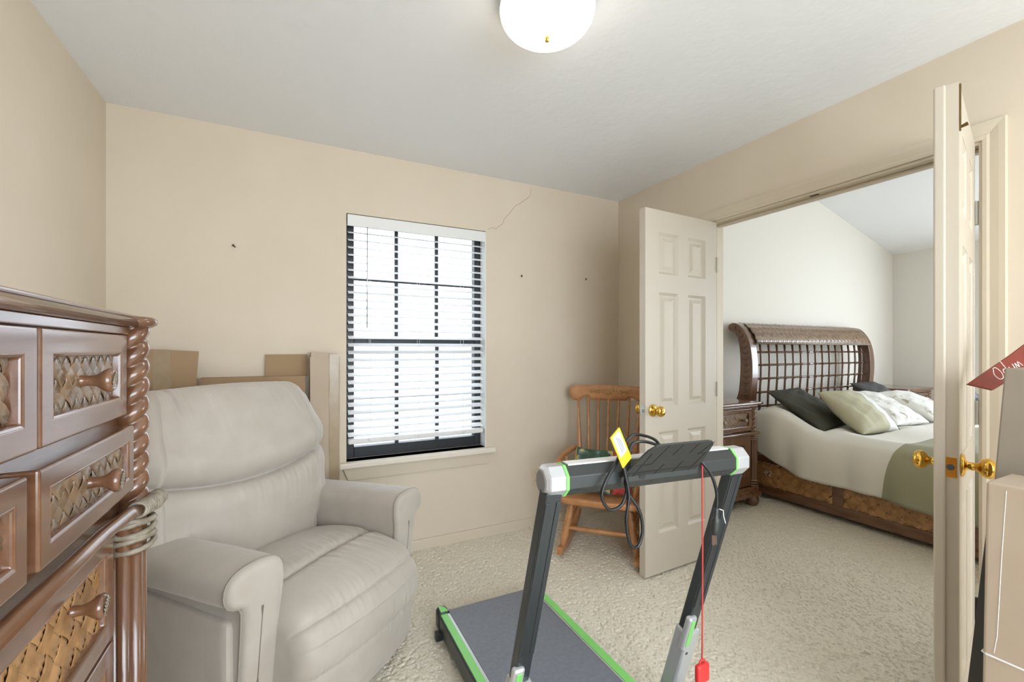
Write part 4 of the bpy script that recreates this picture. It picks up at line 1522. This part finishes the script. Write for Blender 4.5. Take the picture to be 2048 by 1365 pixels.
# side rails with woven panels
def rail(xf, sg):
    def fn(u, v, d):
        return (xf - sg * d, BYh - u, v)
    L = BYh - BYf
    r0 = MB().prism([(0, .045), (L, .045), (L, .36), (0, .36)], fn, -.04, -.012).build('side_rail', M['rattan_back'], bed, world=True)
    for a, b in ((.0, .075), (.69, .765), (1.42, 1.495), (L - .06, L)):
        MB().prism([(a, .045), (b, .045), (b, .365), (a, .365)], fn, -.02, .0).build('rail_stile', M['wood'], r0, world=True, bevel=.004)
    MB().prism([(0, .04), (L, .04), (L, .115), (0, .115)], fn, -.04, .004).build('rail_moulding', M['wood'], r0, world=True, bevel=.006, seg=3)
    MB().prism([(0, .31), (L, .31), (L, .368), (0, .368)], fn, -.05, .004).build('rail_moulding', M['wood'], r0, world=True, bevel=.006, seg=3)
    for a, b in ((.075, .69), (.765, 1.42), (1.495, L - .06)):
        wv = weave(b - a, .195, .060, lambda u, v, d, a=a: fn(a + u, .115 + v, -.010 + d), 5, 2, .012, wd=.45).build('woven_panel', M['rattan_dk'], r0, world=True, smooth=True)
        wv['kind'] = 'stuff'


rail(BX0, 1)
mk = MB()
for pts in ([(.0, .012), (-.012, .022), (-.024, .014), (-.016, .0), (.0, .008), (-.004, -.012), (-.018, -.016)], [(-.034, .016), (-.046, .022), (-.056, .010), (-.044, -.006), (-.034, -.016), (-.062, -.016)]):
    mk.tube(spline([(BX0 - .0095, 2.35 + a, .222 + b) for a, b in pts], 5), .0022, 5)
mk.build('pale_mark', M['pale_stroke'], bed, world=True, smooth=True)  # two pale curled strokes on the rail weave
rail(BX1, -1)
MB().box(BX0, BX1, BYf - .05, BYf, .04, .48).build('footboard', M['wood'], bed, world=True, bevel=.008)
for x in (BX0 + .05, BX1 - .05):
    for y in (BYf + .02, BYh - .02):
        MB().lathe([(.03, 0), (.042, .02), (.035, .05)], (x, y, 0), n=14).build('foot', M['wood'], bed, world=True, smooth=True)
mt = rbox(BX1 - BX0 - .13, BYh - BYf - .06, .30, .06, 10, lambda v: (v[0] + (BX0 + BX1) / 2, v[1] + (BYh + BYf) / 2 - .02, v[2] + .43)).build('mattress', M['sheet'], smooth=True)
tag(mt, 'grey mattress lying in the walnut sleigh bed under the duvet', 'mattress')

# duvet: heavy cloth over the mattress, hanging over the near side
nu, nv = 90, 110
uu = np.linspace(0, 1, nu)      # across, from the near hem over the top to the far hem
vv = np.linspace(0, 1, nv)      # along, head to foot
G = np.zeros((nu, nv, 3))
r_ = random.Random(5)
ph = [r_.uniform(0, 6.28) for _ in range(12)]
zt_ = .605
for j, v in enumerate(vv):
    y = 2.47 - v * (2.47 - BYf - .03)
    # hem height on the near side (deeper away from the head)
    hem = np.interp(y, [.4, 1.2, 1.55, 1.9, 2.1, 2.3, 2.47], [.20, .235, .262, .262, .285, .36, .44])
    mound = .16 * math.exp(-((y - 2.27) / .26) ** 2)
    for i, u in enumerate(uu):
        # section: near hem -> near edge -> top -> far edge -> far hem
        if u < .22:
            s_ = u / .22
            z = hem + (zt_ - hem) * s_ ** .8 * .93
            bow = .05 * math.sin(PI * min(1, s_ * 1.0)) + .02
            x = BX0 - .040 - bow * .55 + .05 * max(0, s_ - .75) ** 1
            fold = .019 * (1 - s_ * .7) * (math.sin(y * 10 + ph[0]) + .6 * math.sin(y * 19 + ph[1] + s_ * 2) + .4 * math.sin(y * 31 + ph[2]))
            x += fold
            mz = mound * s_ ** 1.5
        elif u < .30:
            s_ = (u - .22) / .08
            x = BX0 - .035 + .135 * s_ + .006 * math.sin(y * 10 + ph[0]) * (1 - s_)
            z = hem + (zt_ - hem) * (.93 + .07 * math.sin(s_ * PI / 2)) + .02 * s_
            mz = mound
        elif u < .80:
            s_ = (u - .30) / .50
            x = BX0 + .10 + (BX1 - BX0 - .2) * s_
            z = zt_ + .02 + .018 * (math.sin(x * 5 + y * 3 + ph[3]) * .5 + math.sin(x * 9 - y * 6 + ph[4]) * .35 + math.sin(y * 14 + x * 4 + ph[5]) * .25)
            mz = mound * math.exp(-(s_ / .16) ** 2)
        else:
            s_ = (u - .80) / .20
            x = BX1 - .10 + .13 * min(1, s_ * 2.2)
            z = zt_ + .02 - (zt_ - .25) * max(0, s_ - .25) / .75
            mz = 0
        G[i, j] = (x, y, z + mz)
mb = MB().grid(G)
dv = mb.build('duvet', M['duvet'], smooth=True)
sm = dv.modifiers.new('smooth', 'SMOOTH')
sm.factor = .5
sm.iterations = 3
so = dv.modifiers.new('thickness', 'SOLIDIFY')
so.thickness = .014
so.offset = 1
# sage band at the foot: colour of the cloth itself
nt = M['duvet'].node_tree
b_ = nt.nodes['Principled BSDF']
tc_ = nt.nodes.new('ShaderNodeTexCoord')
sp_ = nt.nodes.new('ShaderNodeSeparateXYZ')
nt.links.new(tc_.outputs['Object'], sp_.inputs[0])
ma = nt.nodes.new('ShaderNodeMath')
ma.operation = 'MULTIPLY_ADD'
nt.links.new(sp_.outputs['Z'], ma.inputs[0])
ma.inputs[1].default_value = -.22
ma.inputs[2].default_value = 1.575
lt = nt.nodes.new('ShaderNodeMath')
lt.operation = 'LESS_THAN'
nt.links.new(sp_.outputs['Y'], lt.inputs[0])
nt.links.new(ma.outputs[0], lt.inputs[1])
mx = nt.nodes.new('ShaderNodeMix')
mx.data_type = 'RGBA'
nt.links.new(lt.outputs[0], mx.inputs['Factor'])
mx.inputs['A'].default_value = lin((232, 228, 218))
mx.inputs['B'].default_value = lin((160, 157, 130))
nt.links.new(mx.outputs['Result'], b_.inputs['Base Color'])
tag(dv, 'white duvet with a sage green band draped over the bed', 'duvet')

# pillows
pillow('pillow', 'dark olive pillow leaning behind the sage pillow on the bed', .50, .50, .11, (3.88, 2.165, .775), (1, .08, .03), (-.05, .80, .52), M['olive'], seed=11)
two = mat('sage_and_white_cotton', (196, 192, 166), 0.8, bump=0.1, bscale=300)
nt = two.node_tree
tc_ = nt.nodes.new('ShaderNodeTexCoord')
sp_ = nt.nodes.new('ShaderNodeSeparateXYZ')
nt.links.new(tc_.outputs['Object'], sp_.inputs[0])
gt = nt.nodes.new('ShaderNodeMath')
gt.operation = 'GREATER_THAN'
gt.inputs[1].default_value = .085
nt.links.new(sp_.outputs['X'], gt.inputs[0])
mx = nt.nodes.new('ShaderNodeMix')
mx.data_type = 'RGBA'
mx.inputs['A'].default_value = lin((190, 186, 158))
mx.inputs['B'].default_value = lin((234, 233, 230))
nt.links.new(gt.outputs[0], mx.inputs['Factor'])
nt.links.new(mx.outputs['Result'], nt.nodes['Principled BSDF'].inputs['Base Color'])
pp = pillow('pillow', 'sage green pillow with a white end and charcoal piped edge', .48, .43, .19, (4.04, 1.885, .770), (1, -.05, -.02), (.03, .72, .62), two, seed=12)
e2 = np.array([.03, .72, .62])
e2 /= np.linalg.norm(e2)
MB().tube(spline([np.array([.236, -.012, -.005]) + e2 * t + np.array([.012 * (abs(t) / .2) ** 2, 0, 0]) for t in (-.215, -.12, 0, .12, .215)], 5), .008, 8).build('piping', M['charcoal'], pp, smooth=True)
pillow('pillow', 'white printed pillow lying beside the sage pillow', .48, .50, .16, (4.62, 1.975, .755), (1, -.06, -.02), (.05, .85, .40), M['print'], seed=13)
pillow('pillow', 'white and tan printed pillow in the middle of the bed', .48, .50, .16, (5.13, 1.93, .75), (1, -.05, 0), (.05, .88, .36), M['print'], seed=14)
pillow('pillow', 'charcoal satin pillow leaning on the headboard by the farther nightstand', .46, .42, .12, (5.34, 2.285, .80), (1, 0, 0), (0, .78, .52), M['charcoal'], seed=15)
pillow('pillow', 'small charcoal pillow at the window side of the bed', .28, .36, .12, (5.52, 1.66, .77), (.9, -.3, 0), (.3, .7, .6), M['charcoal'], seed=16)


# the duvet gives way under the weight of the pillows
from mathutils.bvhtree import BVHTree
trees = []
for o in [q for q in bpy.data.objects if q.name.startswith('pillow')]:
    L_ = Vector(o.location)
    trees.append(BVHTree.FromPolygons([v.co + L_ for v in o.data.vertices], [tuple(p.vertices) for p in o.data.polygons]))
low = {}
for v in dv.data.vertices:
    for dx in (-.03, 0, .03):
        for dy in (-.03, 0, .03):
            for t_ in trees:
                h = t_.ray_cast(Vector((v.co.x + dx, v.co.y + dy, .3)), Vector((0, 0, 1)))[0]
                if h is not None:
                    low[v.index] = min(low.get(v.index, 9), h.z)
for i_, z_ in low.items():
    v = dv.data.vertices[i_]
    if v.co.x > BX0 + .04:
        v.co.z = min(v.co.z, max(.588, z_ - .022))


# ------------------------------------------------------------------ nightstands
def nightstand(label, cx, cy):
    n = thing('nightstand', label, 'nightstand', (cx, cy, 0))
    hw, hd_ = .30, .20
    MB().box(-hw + .03, hw - .03, -hd_ + .034, hd_, .10, .80).build('carcass', M['wood_z'], n)
    rbox(.66, .47, .028, .012, 8, lambda v: (v[0], v[1], v[2] + .828)).build('top', M['wood'], n, smooth=True)
    MB().box(-hw, hw, -hd_ - .005, hd_, .79, .815).build('top_moulding', M['wood'], n, bevel=.008, seg=3)
    MB().box(-hw - .01, hw + .01, -hd_ - .02, hd_, .575, .60).build('waist_moulding', M['wood'], n, bevel=.008, seg=3)
    MB().box(-hw - .005, hw + .005, -hd_ - .015, hd_, .10, .16).build('plinth', M['wood'], n, bevel=.012, seg=3)
    MB().box(-hw - .02, hw + .02, -hd_ - .03, hd_, .08, .115).build('plinth', M['wood'], n, bevel=.010, seg=3)

    def fn(u, v, d):
        return (-.235 + u, -hd_ + .015 - d, .61 + v)
    mb = MB()
    frame_boxes(mb, fn, 0, .47, 0, .175, .035, -.02, .012, lip=.006)
    dr = mb.build('drawer', M['wood'], n, bevel=.003)
    MB().prism([(.03, .03), (.44, .03), (.44, .145), (.03, .145)], fn, -.012, -.006).build('backing', M['rattan_back'], dr)
    wv = weave(.40, .105, .026, lambda u, v, d: fn(.035 + u, .035 + v, -.005 + d), 4, 2, .004).build('woven_panel', M['rattan'], dr, smooth=True)
    wv['kind'] = 'stuff'
    for x in (.12, .37):
        MB().lathe([(.0, 0), (.009, 0), (.007, .015), (.015, .028), (.017, .034), (.012, .04), (.0, .041)], fn(x, .0875, 0), (0, -1, 0), 16).build('knob', M['twist'], dr, smooth=True)

    def fd(u, v, d):
        return (-.225 + u, -hd_ + .015 - d, .165 + v)
    mb = MB()
    frame_boxes(mb, fd, 0, .45, 0, .405, .07, -.02, .01, lip=.012)
    dd = mb.build('cabinet_door', M['wood_z'], n, bevel=.003)
    MB().prism([(.06, .06), (.39, .06), (.39, .345), (.06, .345)], fd, -.02, -.005).build('door_panel', M['wood_z'], dd)
    for x in (-hw + .035, hw - .035):
        rope(.61, .79, .030, x, -hd_ - .0 + .02, .036, n=28, m=60).build('rope_twist_post', M['wood'], n, smooth=True)
        P = np.zeros((48, 2, 3))
        for i in range(48):
            th = 2 * PI * i / 48
            rr = .033 + .004 * math.cos(12 * th)
            for j, z in enumerate((.21, .54)):
                P[i, j] = (x + rr * math.cos(th), -hd_ + .02 + rr * math.sin(th), z)
        mb = MB().grid(P, closed_u=True)
        mb.build('fluted_column', M['wood_z'], n, smooth=True)
        for z in (.165, .185, .205, .535, .552, .568):
            MB().tube([(x + .034 * math.cos(t), -hd_ + .02 + .034 * math.sin(t), z) for t in np.linspace(0, 2 * PI, 21)[:-1]], .009, 8, closed=True).build('column_ring', M['wood'], n, smooth=True)
        for y in (-hd_ + .02, hd_ - .04):
            MB().lathe([(.0, 0), (.028, 0), (.046, .022), (.050, .045), (.042, .07), (.032, .085), (.0, .085)], (x, y, 0), n=20).build('bun_foot', M['wood'], n, smooth=True)
    return n


nightstand('walnut nightstand with a woven drawer seen beside the open door leaf', 3.09, 2.49)
nightstand('walnut nightstand in the far bedroom corner behind the pillows', 6.14, 2.49)

# ------------------------------------------------------------------ ceiling lamp
lp = thing('ceiling_lamp', 'round frosted glass ceiling lamp with brass finial', 'lamp', (.765, 1.255, ZC))
MB().lathe([(.0, 0), (.15, 0), (.156, -.012), (.158, -.052), (.150, -.052), (.148, -.02), (.0, -.02)], (0, 0, 0), n=48).build('ceiling_plate', M['white'], lp, auto=40)  # plate made wide and opaque to keep bowl light off the ceiling
bp_ = []
for k in range(15):
    a = PI / 2 * k / 14
    bp_.append((.156 * math.cos(a) ** .9 if k < 14 else 0.0, -.062 - .075 * math.sin(a) ** 1.15))
bp_ = [(.0, -.03), (.14, -.03), (.147, -.05)] + bp_
MB().lathe(bp_, (0, 0, 0), n=64).build('glass_bowl', M['lamp'], lp, smooth=True)
MB().lathe([(.0, 0), (.008, 0), (.009, -.008), (.006, -.012), (.007, -.018), (.0, -.02)], (0, 0, -.135), n=16).build('finial', M['brass'], lp, smooth=True)

# ------------------------------------------------------------------ cartons by the door leaf
c1 = thing('cardboard_box', 'tall pale brown carton in clear film with a white strap near the open door', 'box', (1.53, .25, 0))
mb = MB()
mb.quadprism([(1.452, .05, 0), (1.602, .05, 0), (1.602, .432, 0), (1.452, .432, 0)], [(1.450, .05, .953), (1.600, .05, .953), (1.600, .418, .953), (1.450, .418, .953)])
mb.build('body', M['card_lt'], c1, world=True, bevel=.006, seg=3)
MB().tube([(1.4505, .08, .55), (1.4505, .418, .55), (1.456, .4255, .55), (1.59, .4265, .55)], .0025, 6).build('strap', M['strap'], c1, world=True)
MB().tube([(1.4503, .385, .94), (1.4503, .392, .8), (1.4508, .40, .6), (1.451, .405, .56)], .0009, 5).build('film_crease', M['strap'], c1, world=True)
c2 = thing('cardboard_box', 'grey brown carton standing behind the film wrapped carton', 'box', (1.70, .25, 0))
mb = MB()
mb.quadprism([(1.632, .06, 0), (1.77, .06, 0), (1.77, .515, 0), (1.632, .515, 0)], [(1.632, -.03, 1.213), (1.77, -.03, 1.213), (1.77, .437, 1.213), (1.632, .437, 1.213)])
mb.build('body', M['card_gy'], c2, world=True, bevel=.004)
mb = MB()
mb.quadprism([(1.612, .25, 0), (1.626, .25, 0), (1.626, .53, 0), (1.612, .53, 0)], [(1.612, .18, .90), (1.626, .18, .90), (1.626, .455, .90), (1.612, .455, .90)])
o = mb.build('board', M['dk_board'])
tag(o, 'dark grey board leaning between two cartons beside the open door', 'board')
pk = thing('wooden_sign', 'dark red wooden sign with white cursive writing leaning behind the cartons', 'sign', (1.85, .5, 1.15))
A_, B_ = np.array([1.765, .545, 1.160]), np.array([2.03, .45, 1.295])
ul = (B_ - A_) / np.linalg.norm(B_ - A_)
nn_ = np.array([-.85, -.5, .02])
nn_ -= ul * (nn_ @ ul)
nn_ /= np.linalg.norm(nn_)
vl = np.cross(nn_, ul)
vl = vl if vl[2] > 0 else -vl
def sg_(a, b, d):
    return A_ + ul * a + vl * b + nn_ * d
MB().prism([(0, 0), (.05, -.045), (.36, -.04), (.36, .03), (.18, .012)], sg_, -.008, 0).build('board', M['red_wood'], pk, world=True)
let = MB()
def stroke(pts):
    let.tube(spline([sg_(a, b, .0006) for a, b in pts], 6), .0011, 5)
stroke([(.095, .002), (.085, -.012), (.088, -.028), (.10, -.03), (.108, -.016), (.104, .002), (.094, .004)])
stroke([(.112, -.028), (.122, -.026), (.126, -.014), (.118, -.012), (.114, -.022), (.120, -.030), (.128, -.02), (.130, .012), (.129, -.016), (.134, -.03)])
stroke([(.138, -.012), (.142, -.028), (.15, -.026), (.154, -.010), (.152, -.03), (.147, -.044), (.143, -.038)])
stroke([(.158, -.028), (.162, -.012), (.166, -.026), (.172, -.012), (.178, -.028)])
let.build('lettering', M['pale_stroke'], pk, world=True, smooth=True)

# ------------------------------------------------------------------ outside
struct('ground_outside', MB().box(-14, 20, -14, 18, -.5, -.3), M['ground'], 'pale paved ground outside the windows', 'ground')

fn_ = thing('wooden_fence', 'pale grey board fence outside the window', 'fence', (1.75, 6.5, -.3))
bm_ = rbox(.145, .02, 1.72, .004, 4, lambda v: (v[0], v[1], v[2] + .86))
b0_ = bm_.build('board', M['fence'], fn_)
for k in range(40):
    o = b0_ if k == 0 else b0_.copy()
    if k:
        COL.objects.link(o)
        o.parent = fn_
    o.location = (-3.0 + .15 * k, 0, random.uniform(-.01, .01))
for z in (.35, 1.4):
    MB().box(-3.05, 3.0, .012, .05, z, z + .09).build('rail', M['fence'], fn_)
